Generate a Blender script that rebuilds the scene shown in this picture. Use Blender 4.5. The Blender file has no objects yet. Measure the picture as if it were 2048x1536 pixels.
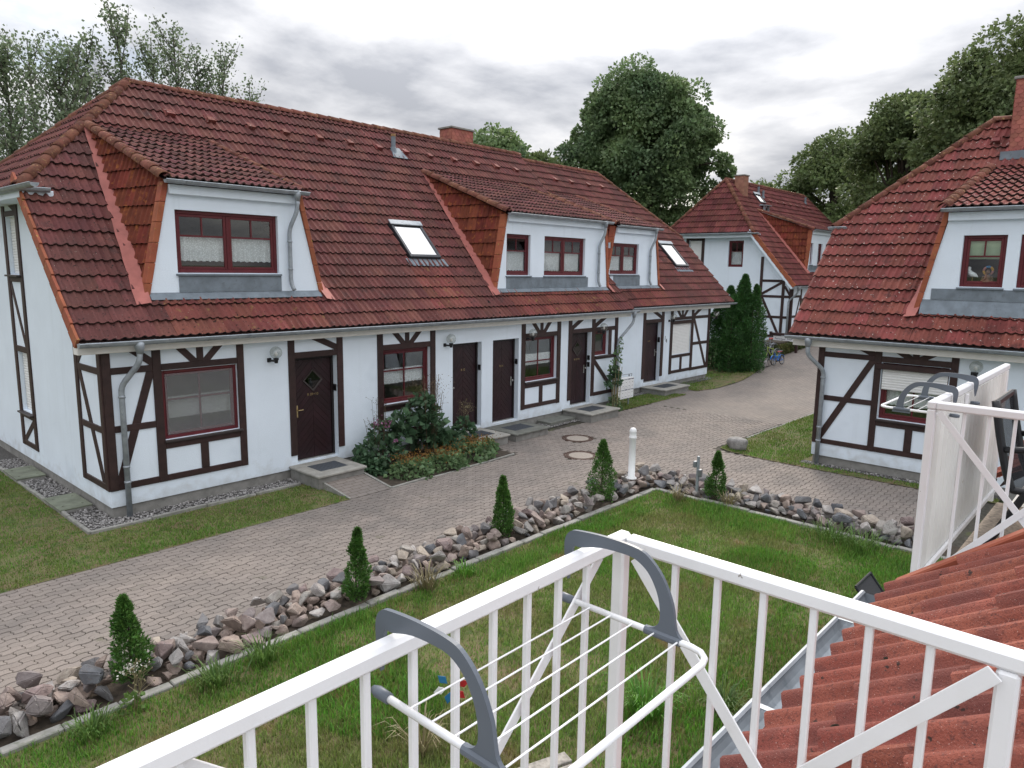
import bpy, math, random
import numpy as np
from mathutils import Vector, Matrix
random.seed(7); RNG = np.random.default_rng(11)
SC = bpy.context.scene; COL = SC.collection
PI = math.pi; R = math.radians

# ---------------------------------------------------------------- camera
F_PX = 1449.0; PITCH, ROLL, YAW = R(9.078), R(-0.8145), R(42.17); CAM_H = 4.2
_f = Vector((math.cos(YAW)*math.cos(PITCH), math.sin(YAW)*math.cos(PITCH), -math.sin(PITCH)))
_r = Vector((math.sin(YAW), -math.cos(YAW), 0)); _d = _f.cross(_r)
_r2 = _r*math.cos(ROLL)+_d*math.sin(ROLL); _d2 = -_r*math.sin(ROLL)+_d*math.cos(ROLL)
cam_data = bpy.data.cameras.new('camera'); cam = bpy.data.objects.new('camera', cam_data); COL.objects.link(cam)
cam_data.sensor_width = 36.0; cam_data.lens = F_PX/2048*36.0; cam_data.clip_end = 3000; cam_data.clip_start = 0.02
cam.matrix_world = Matrix(((_r2.x, -_d2.x, -_f.x, 0), (_r2.y, -_d2.y, -_f.y, 0), (_r2.z, -_d2.z, -_f.z, CAM_H), (0, 0, 0, 1)))
SC.camera = cam
def project(p):
    v = Vector(p)-Vector((0, 0, CAM_H)); w = v.dot(_f)
    if w < 0.05: return None
    return (1024+F_PX*v.dot(_r2)/w, 768+F_PX*v.dot(_d2)/w, w)
def in_view(p, m=60):
    q = project(p)
    return q is not None and -m < q[0] < 2048+m and -m < q[1] < 1536+m

# ---------------------------------------------------------------- light
SUN_AZ, SUN_EL = R(27.0), R(33.0)          # azimuth from +X, above the horizon
sun_dir = Vector((math.cos(SUN_AZ)*math.cos(SUN_EL), math.sin(SUN_AZ)*math.cos(SUN_EL), math.sin(SUN_EL)))
sl = bpy.data.lights.new('sun', 'SUN'); sl.energy = 1.35; sl.angle = R(14); sl.color = (1.0, 0.9, 0.78)
so = bpy.data.objects.new('sun', sl); COL.objects.link(so)
so.rotation_euler = (-sun_dir).to_track_quat('-Z', 'Y').to_euler()

world = bpy.data.worlds.new('World'); SC.world = world; world.use_nodes = True
OFF = (0.4, 7.7, 0)
def build_world():
    nt = world.node_tree; nt.nodes.clear(); N = nt.nodes.new; L = nt.links.new
    out = N('ShaderNodeOutputWorld'); bg = N('ShaderNodeBackground'); bg.inputs[1].default_value = 0.1
    sky = N('ShaderNodeTexSky'); sky.sky_type = 'NISHITA'; sky.sun_disc = False
    sky.sun_elevation = SUN_EL; sky.sun_rotation = PI/2-SUN_AZ; sky.air_density = 1.0; sky.dust_density = 1.0
    tc = N('ShaderNodeTexCoord'); sep = N('ShaderNodeSeparateXYZ'); L(tc.outputs['Generated'], sep.inputs[0])
    def math_(op, a, b=None, c=None, clamp=False):
        n = N('ShaderNodeMath'); n.operation = op; n.use_clamp = clamp
        for i, x in enumerate((a, b, c)):
            if x is None: continue
            if isinstance(x, (int, float)): n.inputs[i].default_value = x
            else: L(x, n.inputs[i])
        return n.outputs[0]
    zc = math_('MAXIMUM', sep.outputs[2], 0.0)
    den = math_('ADD', zc, 0.16)
    px = math_('DIVIDE', sep.outputs[0], den); py = math_('DIVIDE', sep.outputs[1], den)
    comb = N('ShaderNodeCombineXYZ'); L(px, comb.inputs[0]); L(py, comb.inputs[1])
    def noise(scale, detail, rough, off, dist=0.0):
        mp = N('ShaderNodeMapping'); mp.inputs['Location'].default_value = off; L(comb.outputs[0], mp.inputs[0])
        n = N('ShaderNodeTexNoise'); n.inputs['Scale'].default_value = scale; n.inputs['Detail'].default_value = detail
        n.inputs['Roughness'].default_value = rough; n.inputs['Distortion'].default_value = dist
        L(mp.outputs[0], n.inputs['Vector']); return n.outputs[0]
    n1 = noise(0.62, 9, 0.56, (3.1, 1.7, 0), 0.35); n2 = noise(0.90, 9, 0.55, OFF, 0.15)
    # cloud cover: broken blue gaps, else cloud
    cover = N('ShaderNodeMapRange'); cover.inputs[1].default_value = 0.28; cover.inputs[2].default_value = 0.42; L(n1, cover.inputs[0])
    thick = N('ShaderNodeMapRange'); thick.inputs[1].default_value = 0.38; thick.inputs[2].default_value = 0.60; L(n2, thick.inputs[0])
    # brightness: overcast gradient (brighter towards the zenith) and towards the veiled sun
    dot = N('ShaderNodeVectorMath'); dot.operation = 'DOT_PRODUCT'; L(tc.outputs['Generated'], dot.inputs[0]); dot.inputs[1].default_value = sun_dir
    d = math_('MAXIMUM', dot.outputs['Value'], 0.0)
    glow = math_('ADD', math_('MULTIPLY', math_('POWER', d, 6.0), 0.22), math_('MULTIPLY', math_('POWER', d, 60.0), 0.75))
    grad = math_('ADD', math_('MULTIPLY', zc, 2.35), 0.44)
    bright = math_('ADD', grad, glow)
    ramp = N('ShaderNodeValToRGB'); L(thick.outputs[0], ramp.inputs[0])
    e = ramp.color_ramp.elements; e[0].color = (1.04, 1.02, 0.99, 1); e[1].color = (0.39, 0.405, 0.445, 1)
    m = ramp.color_ramp.elements.new(0.5); m.color = (0.68, 0.685, 0.71, 1)
    sc = N('ShaderNodeVectorMath'); sc.operation = 'SCALE'; L(ramp.outputs[0], sc.inputs[0])
    L(math_('MULTIPLY', bright, 8.2), sc.inputs['Scale'])
    mix = N('ShaderNodeMix'); mix.data_type = 'RGBA'; L(cover.outputs[0], mix.inputs[0]); L(sky.outputs[0], mix.inputs[6]); L(sc.outputs[0], mix.inputs[7])
    L(mix.outputs[2], bg.inputs[0]); L(bg.outputs[0], out.inputs[0])
build_world()
SC.view_settings.view_transform = 'Standard'; SC.view_settings.look = 'None'
SC.view_settings.exposure = 0.70; SC.view_settings.gamma = 1.0
SC.cycles.use_denoising = True; SC.cycles.max_bounces = 6; SC.cycles.transparent_max_bounces = 12
SC.cycles.sample_clamp_indirect = 6.0

# ---------------------------------------------------------------- materials
MATS = {}
def mat(name, col, rough=0.7, metal=0.0, spec=0.4, var=0.18, scale=6.0, col2=None, bump=0.0, bscale=40.0, rnd=0.0, spots=None, trans=0.0, detail=5.0, layers=()):
    """principled material: two-tone noise, per-piece random brightness, bump, optional spot layers [(scale, lo, hi, colour)]"""
    m = bpy.data.materials.new(name); m.use_nodes = True; nt = m.node_tree; N = nt.nodes.new; L = nt.links.new
    p = nt.nodes['Principled BSDF']; p.inputs['Roughness'].default_value = rough; p.inputs['Metallic'].default_value = metal
    p.inputs['Specular IOR Level'].default_value = spec
    geo = N('ShaderNodeNewGeometry'); pos = geo.outputs['Position']
    def noise(s, det=detail, ro=0.55):
        n = N('ShaderNodeTexNoise'); n.inputs['Scale'].default_value = s; n.inputs['Detail'].default_value = det; n.inputs['Roughness'].default_value = ro
        L(pos, n.inputs['Vector']); return n.outputs[0]
    c2 = col2 if col2 else tuple(max(0, c*(1-2*var)) for c in col)
    mr = N('ShaderNodeMapRange'); mr.inputs[1].default_value = 0.33; mr.inputs[2].default_value = 0.67; L(noise(scale), mr.inputs[0])
    mx = N('ShaderNodeMix'); mx.data_type = 'RGBA'; mx.inputs[6].default_value = (*col, 1); mx.inputs[7].default_value = (*c2, 1); L(mr.outputs[0], mx.inputs[0])
    cur = mx.outputs[2]
    if rnd:
        oi = N('ShaderNodeObjectInfo'); ad = N('ShaderNodeMath'); ad.operation = 'ADD'; L(oi.outputs['Random'], ad.inputs[0]); L(geo.outputs['Random Per Island'], ad.inputs[1])
        fr = N('ShaderNodeMath'); fr.operation = 'FRACT'; L(ad.outputs[0], fr.inputs[0])
        m2 = N('ShaderNodeMapRange'); m2.inputs[3].default_value = 1-rnd; m2.inputs[4].default_value = 1+rnd; L(fr.outputs[0], m2.inputs[0])
        hs = N('ShaderNodeHueSaturation'); L(m2.outputs[0], hs.inputs['Value']); L(cur, hs.inputs['Color'])
        m3 = N('ShaderNodeMapRange'); m3.inputs[3].default_value = 0.5-0.02*rnd*2; m3.inputs[4].default_value = 0.5+0.02*rnd*2
        f2 = N('ShaderNodeMath'); f2.operation = 'MULTIPLY'; f2.inputs[1].default_value = 7.31; L(fr.outputs[0], f2.inputs[0])
        f3 = N('ShaderNodeMath'); f3.operation = 'FRACT'; L(f2.outputs[0], f3.inputs[0]); L(f3.outputs[0], m3.inputs[0]); L(m3.outputs[0], hs.inputs['Hue'])
        cur = hs.outputs[0]
    for (s, lo, hi, c) in (spots or ()):
        q = N('ShaderNodeMapRange'); q.inputs[1].default_value = lo; q.inputs[2].default_value = hi; L(noise(s, 3.0, 0.6), q.inputs[0])
        m4 = N('ShaderNodeMix'); m4.data_type = 'RGBA'; m4.inputs[7].default_value = (*c, 1); L(q.outputs[0], m4.inputs[0]); L(cur, m4.inputs[6]); cur = m4.outputs[2]
    L(cur, p.inputs['Base Color'])
    if bump:
        b = N('ShaderNodeBump'); b.inputs['Strength'].default_value = bump; b.inputs['Distance'].default_value = 0.01; L(noise(bscale, 4), b.inputs['Height']); L(b.outputs[0], p.inputs['Normal'])
    if trans:
        t = N('ShaderNodeBsdfTranslucent'); L(cur, t.inputs[0]); ms = N('ShaderNodeMixShader'); ms.inputs[0].default_value = trans
        L(p.outputs[0], ms.inputs[1]); L(t.outputs[0], ms.inputs[2]); L(ms.outputs[0], nt.nodes['Material Output'].inputs[0])
    MATS[name] = m; return m
mat('wall', (0.74, 0.825, 0.92), 0.9, var=0.03, scale=1.3, bump=0.45, bscale=75, spec=0.2, spots=[(0.9, 0.60, 0.85, (0.60, 0.68, 0.77))])
mat('soffit', (0.74, 0.73, 0.70), 0.7, var=0.05)
mat('timber', (0.042, 0.020, 0.019), 0.55, var=0.2, scale=9, rnd=0.18, bump=0.2, bscale=90)
mat('frame_red', (0.115, 0.015, 0.021), 0.4, var=0.12, rnd=0.08)
mat('sill_dark', (0.045, 0.034, 0.033), 0.5)
mat('door', (0.024, 0.008, 0.011), 0.42, var=0.15, scale=5, rnd=0.16)
mat('door_frame', (0.012, 0.006, 0.007), 0.45)
TILE_SPOTS = [(0.7, 0.52, 0.72, (0.10, 0.042, 0.039)), (3.2, 0.56, 0.74, (0.075, 0.036, 0.034)), (26, 0.61, 0.68, (0.020, 0.015, 0.014)), (9, 0.67, 0.70, (0.010, 0.009, 0.008)), (31, 0.70, 0.73, (0.42, 0.36, 0.30))]
mat('tile', (0.150, 0.055, 0.047), 0.85, var=0.3, scale=1.7, col2=(0.112, 0.040, 0.038), rnd=0.22, bump=0.35, bscale=120, spec=0.25, spots=TILE_SPOTS)
mat('tile_lower', (0.195, 0.062, 0.050), 0.85, var=0.2, scale=2.3, col2=(0.145, 0.050, 0.042), rnd=0.22, bump=0.3, bscale=120, spec=0.25, spots=TILE_SPOTS[2:]+[(7, 0.60, 0.72, (0.22, 0.13, 0.055))])
mat('tile_b', (0.200, 0.056, 0.048), 0.82, var=0.2, scale=2.5, col2=(0.15, 0.045, 0.038), rnd=0.2, bump=0.35, bscale=120, spec=0.25, spots=[(5, 0.55, 0.70, (0.10, 0.036, 0.032)), (23, 0.64, 0.68, (0.014, 0.011, 0.010)), (15, 0.665, 0.685, (0.50, 0.42, 0.38))])
mat('tile_c', (0.15, 0.043, 0.040), 0.85, var=0.2, scale=2, rnd=0.22, bump=0.2, spec=0.25, spots=[(20, 0.73, 0.76, (0.4, 0.34, 0.3))])
mat('tile_dormer', (0.15, 0.052, 0.048), 0.85, var=0.2, scale=3, rnd=0.35, spec=0.25, spots=[(22, 0.55, 0.68, (0.05, 0.032, 0.03)), (16, 0.66, 0.74, (0.28, 0.2, 0.19))])
mat('tile_cheek', (0.19, 0.045, 0.028), 0.85, var=0.2, scale=4, rnd=0.2, spec=0.25, spots=[(9, 0.56, 0.72, (0.29, 0.095, 0.03)), (24, 0.62, 0.72, (0.09, 0.03, 0.02))])
mat('tile_orange', (0.34, 0.098, 0.05), 0.8, var=0.15, scale=5, rnd=0.12, spots=[(20, 0.62, 0.72, (0.28, 0.12, 0.06)), (14, 0.64, 0.7, (0.36, 0.25, 0.06))])
mat('tile_near', (0.29, 0.090, 0.062), 0.85, var=0.2, scale=3.5, col2=(0.20, 0.052, 0.036), rnd=0.14, bump=0.5, bscale=160, spec=0.25,
    spots=[(4, 0.48, 0.66, (0.15, 0.048, 0.04)), (60, 0.55, 0.68, (0.14, 0.045, 0.036)), (190, 0.56, 0.66, (0.12, 0.04, 0.034)), (260, 0.67, 0.70, (0.55, 0.40, 0.35)), (22, 0.66, 0.69, (0.045, 0.026, 0.022))])
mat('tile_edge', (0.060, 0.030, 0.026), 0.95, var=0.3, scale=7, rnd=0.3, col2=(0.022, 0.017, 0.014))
mat('ridge', (0.20, 0.075, 0.05), 0.88, var=0.25, scale=6, rnd=0.2, bump=0.4, bscale=90, spots=[(16, 0.6, 0.7, (0.33, 0.2, 0.09)), (28, 0.64, 0.7, (0.05, 0.035, 0.03)), (40, 0.7, 0.73, (0.5, 0.45, 0.38))])
mat('flashing', (0.40, 0.135, 0.115), 0.7, var=0.12, scale=6)
mat('underlay', (0.06, 0.03, 0.026), 0.9)
mat('zinc', (0.36, 0.40, 0.44), 0.5, metal=0.35, var=0.15, scale=7, spots=[(12, 0.6, 0.75, (0.19, 0.22, 0.25))])
mat('zinc_sheet', (0.20, 0.24, 0.28), 0.6, metal=0.15, var=0.15, scale=5, spots=[(14, 0.58, 0.72, (0.14, 0.165, 0.19))])
mat('slate_red', (0.36, 0.12, 0.09), 0.7, var=0.12, scale=5, rnd=0.16)
mat('slate_tan', (0.33, 0.16, 0.11), 0.75, var=0.12, scale=5, rnd=0.14)
mat('skyframe', (0.055, 0.06, 0.07), 0.35, metal=0.5)
mat('black', (0.012, 0.012, 0.014), 0.4)
mat('brass', (0.55, 0.42, 0.22), 0.35, metal=0.8)
mat('steel', (0.5, 0.49, 0.46), 0.35, metal=0.9)
mat('concrete', (0.27, 0.265, 0.25), 0.9, var=0.15, scale=5, bump=0.3, bscale=90, spots=[(7, 0.56, 0.75, (0.16, 0.155, 0.14))])
mat('kerb', (0.29, 0.285, 0.265), 0.9, var=0.15, scale=8, bump=0.3, bscale=120, rnd=0.1, spots=[(9, 0.55, 0.7, (0.17, 0.18, 0.14))])
mat('slab', (0.34, 0.33, 0.30), 0.85, var=0.15, scale=6, bump=0.3, bscale=150, spots=[(60, 0.6, 0.7, (0.2, 0.2, 0.19))])
mat('slab_dark', (0.17, 0.175, 0.155), 0.85, var=0.2, scale=5, bump=0.2)
mat('slab_moss', (0.20, 0.22, 0.165), 0.9, var=0.2, scale=4)
mat('mat_grey', (0.075, 0.085, 0.10), 0.9, var=0.15, scale=60)
mat('paver', (0.232, 0.200, 0.178), 0.88, var=0.12, scale=0.9, col2=(0.185, 0.164, 0.150), rnd=0.085, bump=0.35, bscale=260, spec=0.25, spots=[(0.45, 0.55, 0.75, (0.150, 0.135, 0.125)), (55, 0.60, 0.70, (0.14, 0.12, 0.11)), (2.2, 0.66, 0.76, (0.12, 0.115, 0.08)), (34, 0.70, 0.73, (0.40, 0.36, 0.31))])
mat('joint', (0.075, 0.068, 0.052), 0.95, var=0.3, scale=14, spots=[(3, 0.56, 0.7, (0.07, 0.078, 0.03))])
mat('iron', (0.10, 0.058, 0.045), 0.7, metal=0.2, var=0.25, scale=25)
mat('manhole_fill', (0.33, 0.29, 0.25), 0.9, var=0.12, scale=25, bump=0.3, bscale=90)
mat('soil', (0.065, 0.050, 0.036), 0.95, var=0.3, scale=9, bump=0.6, bscale=30)
mat('lawn_soil', (0.115, 0.125, 0.044), 0.95, var=0.3, scale=2.2, col2=(0.15, 0.105, 0.062), spots=[(5, 0.5, 0.66, (0.055, 0.085, 0.02))], bump=0.6, bscale=60)
mat('meadow', (0.06, 0.085, 0.025), 0.95, var=0.25, scale=0.4)
mat('gravel', (0.31, 0.30, 0.295), 0.85, var=0.2, scale=20, rnd=0.55)
mat('gravel_bed', (0.10, 0.095, 0.09), 0.95, var=0.3, scale=30)
mat('rail', (0.80, 0.805, 0.825), 0.32, var=0.03, scale=3, spec=0.5, bump=0.05, bscale=60, spots=[(19, 0.72, 0.735, (0.20, 0.17, 0.14)), (3.5, 0.6, 0.8, (0.70, 0.69, 0.68))])
mat('plank_white', (0.76, 0.755, 0.73), 0.5, var=0.07, scale=3, rnd=0.05, spots=[(11, 0.70, 0.78, (0.42, 0.36, 0.29))])
mat('tube_white', (0.80, 0.81, 0.83), 0.25, var=0.02)
mat('plastic_grey', (0.115, 0.135, 0.165), 0.42, var=0.05, scale=3)
mat('plastic_black', (0.013, 0.014, 0.017), 0.35)
mat('mesh_fabric', (0.05, 0.05, 0.055), 0.8, var=0.2, scale=90)
mat('wood_warm', (0.36, 0.21, 0.09), 0.6, var=0.2, scale=14)
mat('wood_grey', (0.40, 0.37, 0.33), 0.8, var=0.25, scale=22)
mat('balcony_floor', (0.36, 0.30, 0.24), 0.95, var=0.25, scale=40)
mat('shutter', (0.76, 0.77, 0.77), 0.5, var=0.03)
mat('room', (0.42, 0.40, 0.38), 0.9, var=0.1)
mat('white_metal', (0.78, 0.79, 0.80), 0.4, var=0.03)
mat('bark', (0.085, 0.068, 0.052), 0.95, var=0.3, scale=8, bump=0.5, bscale=20)
mat('bark_pale', (0.17, 0.16, 0.14), 0.95, var=0.3, scale=8)
mat('stone_grey', (0.30, 0.29, 0.28), 0.85, var=0.2, scale=9, bump=0.5, bscale=50, spots=[(45, 0.56, 0.68, (0.12, 0.12, 0.125))])
mat('paper', (0.75, 0.76, 0.78), 0.7, var=0.02)
mat('ink', (0.012, 0.02, 0.09), 0.6)
mat('blue_paint', (0.02, 0.16, 0.52), 0.35, var=0.05)
mat('silver_paint', (0.30, 0.32, 0.35), 0.3, metal=0.5)
mat('lime_paint', (0.36, 0.46, 0.10), 0.4)
mat('pink_saddle', (0.50, 0.10, 0.09), 0.5)
mat('rubber', (0.015, 0.015, 0.016), 0.7)
mat('pw_red', (0.45, 0.02, 0.025), 0.5); mat('pw_yellow', (0.60, 0.30, 0.02), 0.5); mat('pw_blue', (0.03, 0.20, 0.42), 0.5)
mat('green_blind', (0.40, 0.50, 0.33), 0.85, var=0.08, scale=6)
mat('skin_brown', (0.20, 0.105, 0.07), 0.6); mat('pink_ornament', (0.5, 0.2, 0.18), 0.5)
def leaf_mat(name, col, rnd=0.35, var=0.2, scale=0.6, trans=0.35, col2=None, rough=0.55, spots=None):
    mat(name, col, rough, var=var, scale=scale, rnd=rnd, trans=trans, col2=col2, spec=0.35, spots=spots)
leaf_mat('leaf_oak', (0.185, 0.264, 0.109), col2=(0.105, 0.166, 0.085), scale=0.35)
leaf_mat('leaf_chestnut', (0.165, 0.215, 0.085), col2=(0.105, 0.145, 0.062), scale=0.5)
leaf_mat('leaf_light', (0.161, 0.218, 0.086), scale=0.4)
leaf_mat('leaf_poplar', (0.20, 0.255, 0.155), scale=0.8, col2=(0.13, 0.18, 0.10), rnd=0.5)
leaf_mat('leaf_thuja', (0.086, 0.201, 0.039), scale=6, col2=(0.052, 0.115, 0.025), rnd=0.4, trans=0.25)
leaf_mat('leaf_thuja_big', (0.054, 0.149, 0.035), scale=2.5, col2=(0.038, 0.099, 0.030), rnd=0.4, trans=0.2)
leaf_mat('leaf_hedge', (0.108, 0.132, 0.041), scale=2, col2=(0.066, 0.086, 0.031), rnd=0.4, trans=0.2, spots=[(1.4, 0.55, 0.75, (0.16, 0.12, 0.03))])
leaf_mat('leaf_dark', (0.085, 0.165, 0.085), scale=3, rnd=0.4)
leaf_mat('leaf_bed', (0.165, 0.265, 0.12), scale=5, rnd=0.4)
leaf_mat('flower_rust', (0.26, 0.15, 0.03), scale=9, rnd=0.35, col2=(0.20, 0.09, 0.03))
leaf_mat('flower_pink', (0.55, 0.22, 0.42), rnd=0.2)
leaf_mat('flower_white', (0.75, 0.75, 0.68), rnd=0.1)
leaf_mat('stalk_brown', (0.12, 0.085, 0.05), rnd=0.3, trans=0.0)
leaf_mat('stalk_dry', (0.28, 0.24, 0.13), rnd=0.3, trans=0.1)
leaf_mat('weed', (0.11, 0.20, 0.045), scale=5, rnd=0.35)
leaf_mat('grass', (0.135, 0.275, 0.042), scale=0.9, col2=(0.185, 0.205, 0.065), rnd=0.45, trans=0.35, spots=[(1.7, 0.56, 0.70, (0.27, 0.21, 0.09))])
leaf_mat('grass_lush', (0.120, 0.300, 0.036), scale=1.2, rnd=0.4, trans=0.35)
leaf_mat('grass_short', (0.125, 0.270, 0.042), scale=0.8, col2=(0.17, 0.215, 0.055), rnd=0.35, trans=0.3, spots=[(1.1, 0.55, 0.72, (0.085, 0.155, 0.022))])
def rock_material():
    m = mat('rock', (0.3, 0.27, 0.25), 0.85, var=0.2, scale=12, bump=0.6, bscale=45, spots=[(38, 0.60, 0.70, (0.12, 0.11, 0.11)), (55, 0.68, 0.74, (0.5, 0.46, 0.42))])
    nt = m.node_tree; mx = [n for n in nt.nodes if n.type == 'MIX'][0]
    oi = nt.nodes.new('ShaderNodeObjectInfo'); rp = nt.nodes.new('ShaderNodeValToRGB'); rp.color_ramp.interpolation = 'CONSTANT'
    cols = [(0.165, 0.165, 0.170), (0.287, 0.235, 0.213), (0.322, 0.304, 0.278), (0.244, 0.191, 0.183), (0.357, 0.313, 0.261), (0.131, 0.139, 0.152), (0.278, 0.270, 0.261), (0.313, 0.252, 0.217), (0.217, 0.191, 0.187), (0.383, 0.365, 0.348)]
    e = rp.color_ramp.elements; e[0].color = (*cols[0], 1); e[1].position = 0.1; e[1].color = (*cols[1], 1)
    for i in range(2, 10): q = e.new(i/10); q.color = (*cols[i], 1)
    nt.links.new(oi.outputs['Random'], rp.inputs[0]); nt.links.new(rp.outputs[0], mx.inputs[6])
    dk = nt.nodes.new('ShaderNodeMix'); dk.data_type = 'RGBA'; dk.blend_type = 'MULTIPLY'; dk.inputs[0].default_value = 1; dk.inputs[7].default_value = (0.66, 0.62, 0.62, 1)
    nt.links.new(rp.outputs[0], dk.inputs[6]); nt.links.new(dk.outputs[2], mx.inputs[7])
rock_material()
def stain_walls():
    nt = MATS['wall'].node_tree; N = nt.nodes.new; L = nt.links.new; p = nt.nodes['Principled BSDF']; src = p.inputs['Base Color'].links[0].from_socket; g = N('ShaderNodeNewGeometry')
    mp = N('ShaderNodeMapping'); mp.inputs['Scale'].default_value = (7, 7, 0.45); L(g.outputs['Position'], mp.inputs[0]); n = N('ShaderNodeTexNoise'); n.inputs['Scale'].default_value = 1.0; n.inputs['Detail'].default_value = 6; L(mp.outputs[0], n.inputs['Vector'])
    a = N('ShaderNodeMapRange'); a.inputs[1].default_value = 0.58; a.inputs[2].default_value = 0.85; a.inputs[4].default_value = 0.28; L(n.outputs[0], a.inputs[0]); x = N('ShaderNodeMix'); x.data_type = 'RGBA'; x.inputs[7].default_value = (0.50, 0.56, 0.61, 1); L(a.outputs[0], x.inputs[0]); L(src, x.inputs[6])
    sp = N('ShaderNodeSeparateXYZ'); L(g.outputs['Position'], sp.inputs[0]); n2 = N('ShaderNodeTexNoise'); n2.inputs['Scale'].default_value = 5.0; n2.inputs['Detail'].default_value = 6; L(g.outputs['Position'], n2.inputs['Vector'])
    h = N('ShaderNodeMath'); h.operation = 'MULTIPLY_ADD'; h.inputs[1].default_value = 0.9; h.inputs[2].default_value = -0.22; L(n2.outputs[0], h.inputs[0]); su = N('ShaderNodeMath'); su.operation = 'SUBTRACT'; L(h.outputs[0], su.inputs[0]); L(sp.outputs[2], su.inputs[1])
    b = N('ShaderNodeMapRange'); b.inputs[1].default_value = -0.18; b.inputs[2].default_value = 0.12; b.inputs[4].default_value = 0.45; L(su.outputs[0], b.inputs[0]); y = N('ShaderNodeMix'); y.data_type = 'RGBA'; y.inputs[7].default_value = (0.42, 0.43, 0.42, 1); L(b.outputs[0], y.inputs[0]); L(x.outputs[2], y.inputs[6]); L(y.outputs[2], p.inputs['Base Color'])
stain_walls()
def glass_mat(name, tint, refl=0.12, rough=0.0, extra=0.0):
    m = bpy.data.materials.new(name); m.use_nodes = True; nt = m.node_tree; nt.nodes.clear(); N = nt.nodes.new; L = nt.links.new
    o = N('ShaderNodeOutputMaterial'); t = N('ShaderNodeBsdfTransparent'); t.inputs[0].default_value = (*tint, 1); g = N('ShaderNodeBsdfGlossy'); g.inputs['Roughness'].default_value = rough
    fr = N('ShaderNodeFresnel'); gb = N('ShaderNodeNewGeometry'); io = N('ShaderNodeMapRange'); io.inputs[3].default_value = 1.5; io.inputs[4].default_value = 1/1.5; L(gb.outputs['Backfacing'], io.inputs[0]); L(io.outputs[0], fr.inputs[0]); ad = N('ShaderNodeMath'); ad.operation = 'MULTIPLY_ADD'; ad.inputs[1].default_value = 1.1; ad.inputs[2].default_value = refl; ad.use_clamp = True
    L(fr.outputs[0], ad.inputs[0]); mx = N('ShaderNodeMixShader'); L(ad.outputs[0], mx.inputs[0]); L(t.outputs[0], mx.inputs[1]); L(g.outputs[0], mx.inputs[2]); L(mx.outputs[0], o.inputs[0])
    MATS[name] = m
glass_mat('glass', (0.95, 0.97, 0.97), 0.03); glass_mat('glass_sky', (0.25, 0.28, 0.3), 0.62, 0.05); glass_mat('globe', (0.86, 0.87, 0.85), 0.06, 0.03)
def curtain_mat():
    m = bpy.data.materials.new('curtain'); m.use_nodes = True; nt = m.node_tree; nt.nodes.clear(); N = nt.nodes.new; L = nt.links.new
    o = N('ShaderNodeOutputMaterial'); d = N('ShaderNodeBsdfDiffuse'); d.inputs[0].default_value = (0.93, 0.94, 0.95, 1); tl = N('ShaderNodeBsdfTranslucent'); tl.inputs[0].default_value = (0.8, 0.8, 0.8, 1)
    a = N('ShaderNodeMixShader'); a.inputs[0].default_value = 0.1; L(d.outputs[0], a.inputs[1]); L(tl.outputs[0], a.inputs[2])
    t = N('ShaderNodeBsdfTransparent'); geo = N('ShaderNodeNewGeometry'); v = N('ShaderNodeTexVoronoi'); v.inputs['Scale'].default_value = 38; L(geo.outputs['Position'], v.inputs['Vector'])
    mr = N('ShaderNodeMapRange'); mr.inputs[1].default_value = 0.2; mr.inputs[2].default_value = 0.5; mr.inputs[3].default_value = 0.02; mr.inputs[4].default_value = 0.30; L(v.outputs['Distance'], mr.inputs[0])
    b = N('ShaderNodeMixShader'); L(mr.outputs[0], b.inputs[0]); L(a.outputs[0], b.inputs[1]); L(t.outputs[0], b.inputs[2]); L(b.outputs[0], o.inputs[0]); MATS['curtain'] = m
curtain_mat()
def screen_mat():
    m = bpy.data.materials.new('screen'); m.use_nodes = True; nt = m.node_tree; nt.nodes.clear(); N = nt.nodes.new; L = nt.links.new
    o = N('ShaderNodeOutputMaterial'); d = N('ShaderNodeBsdfDiffuse'); d.inputs[0].default_value = (0.30, 0.30, 0.31, 1); t = N('ShaderNodeBsdfTransparent'); x = N('ShaderNodeMixShader'); x.inputs[0].default_value = 0.74
    L(d.outputs[0], x.inputs[1]); L(t.outputs[0], x.inputs[2]); L(x.outputs[0], o.inputs[0]); MATS['screen'] = m
screen_mat()
for _n, _c, _t in (('mesh_back', (0.035, 0.036, 0.04), 0.45),):
    m_ = MATS['screen'].copy(); m_.name = _n; MATS[_n] = m_
    for q_ in m_.node_tree.nodes:
        if q_.type == 'BSDF_DIFFUSE': q_.inputs[0].default_value = (*_c, 1)
        if q_.type == 'MIX_SHADER': q_.inputs[0].default_value = _t
def far_paving_mat():
    m = mat('far_paving', (0.232, 0.200, 0.178), 0.9, var=0.12, scale=0.9, col2=(0.185, 0.164, 0.150), spots=[(34, 0.72, 0.76, (0.42, 0.38, 0.33))])
    nt = m.node_tree; N = nt.nodes.new; L = nt.links.new; p = nt.nodes['Principled BSDF']; src = p.inputs['Base Color'].links[0].from_socket
    g = N('ShaderNodeNewGeometry'); b = N('ShaderNodeTexBrick'); b.inputs['Scale'].default_value = 1.0; b.inputs['Brick Width'].default_value = 0.225; b.inputs['Row Height'].default_value = 0.1125
    b.inputs['Mortar Size'].default_value = 0.006; b.inputs['Color1'].default_value = (1, 1, 1, 1); b.inputs['Color2'].default_value = (0.86, 0.86, 0.86, 1); b.inputs['Mortar'].default_value = (0.4, 0.38, 0.33, 1); L(g.outputs['Position'], b.inputs['Vector'])
    x = N('ShaderNodeMix'); x.data_type = 'RGBA'; x.blend_type = 'MULTIPLY'; x.inputs[0].default_value = 1; L(src, x.inputs[6]); L(b.outputs[0], x.inputs[7]); L(x.outputs[2], p.inputs['Base Color'])
far_paving_mat()

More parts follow.
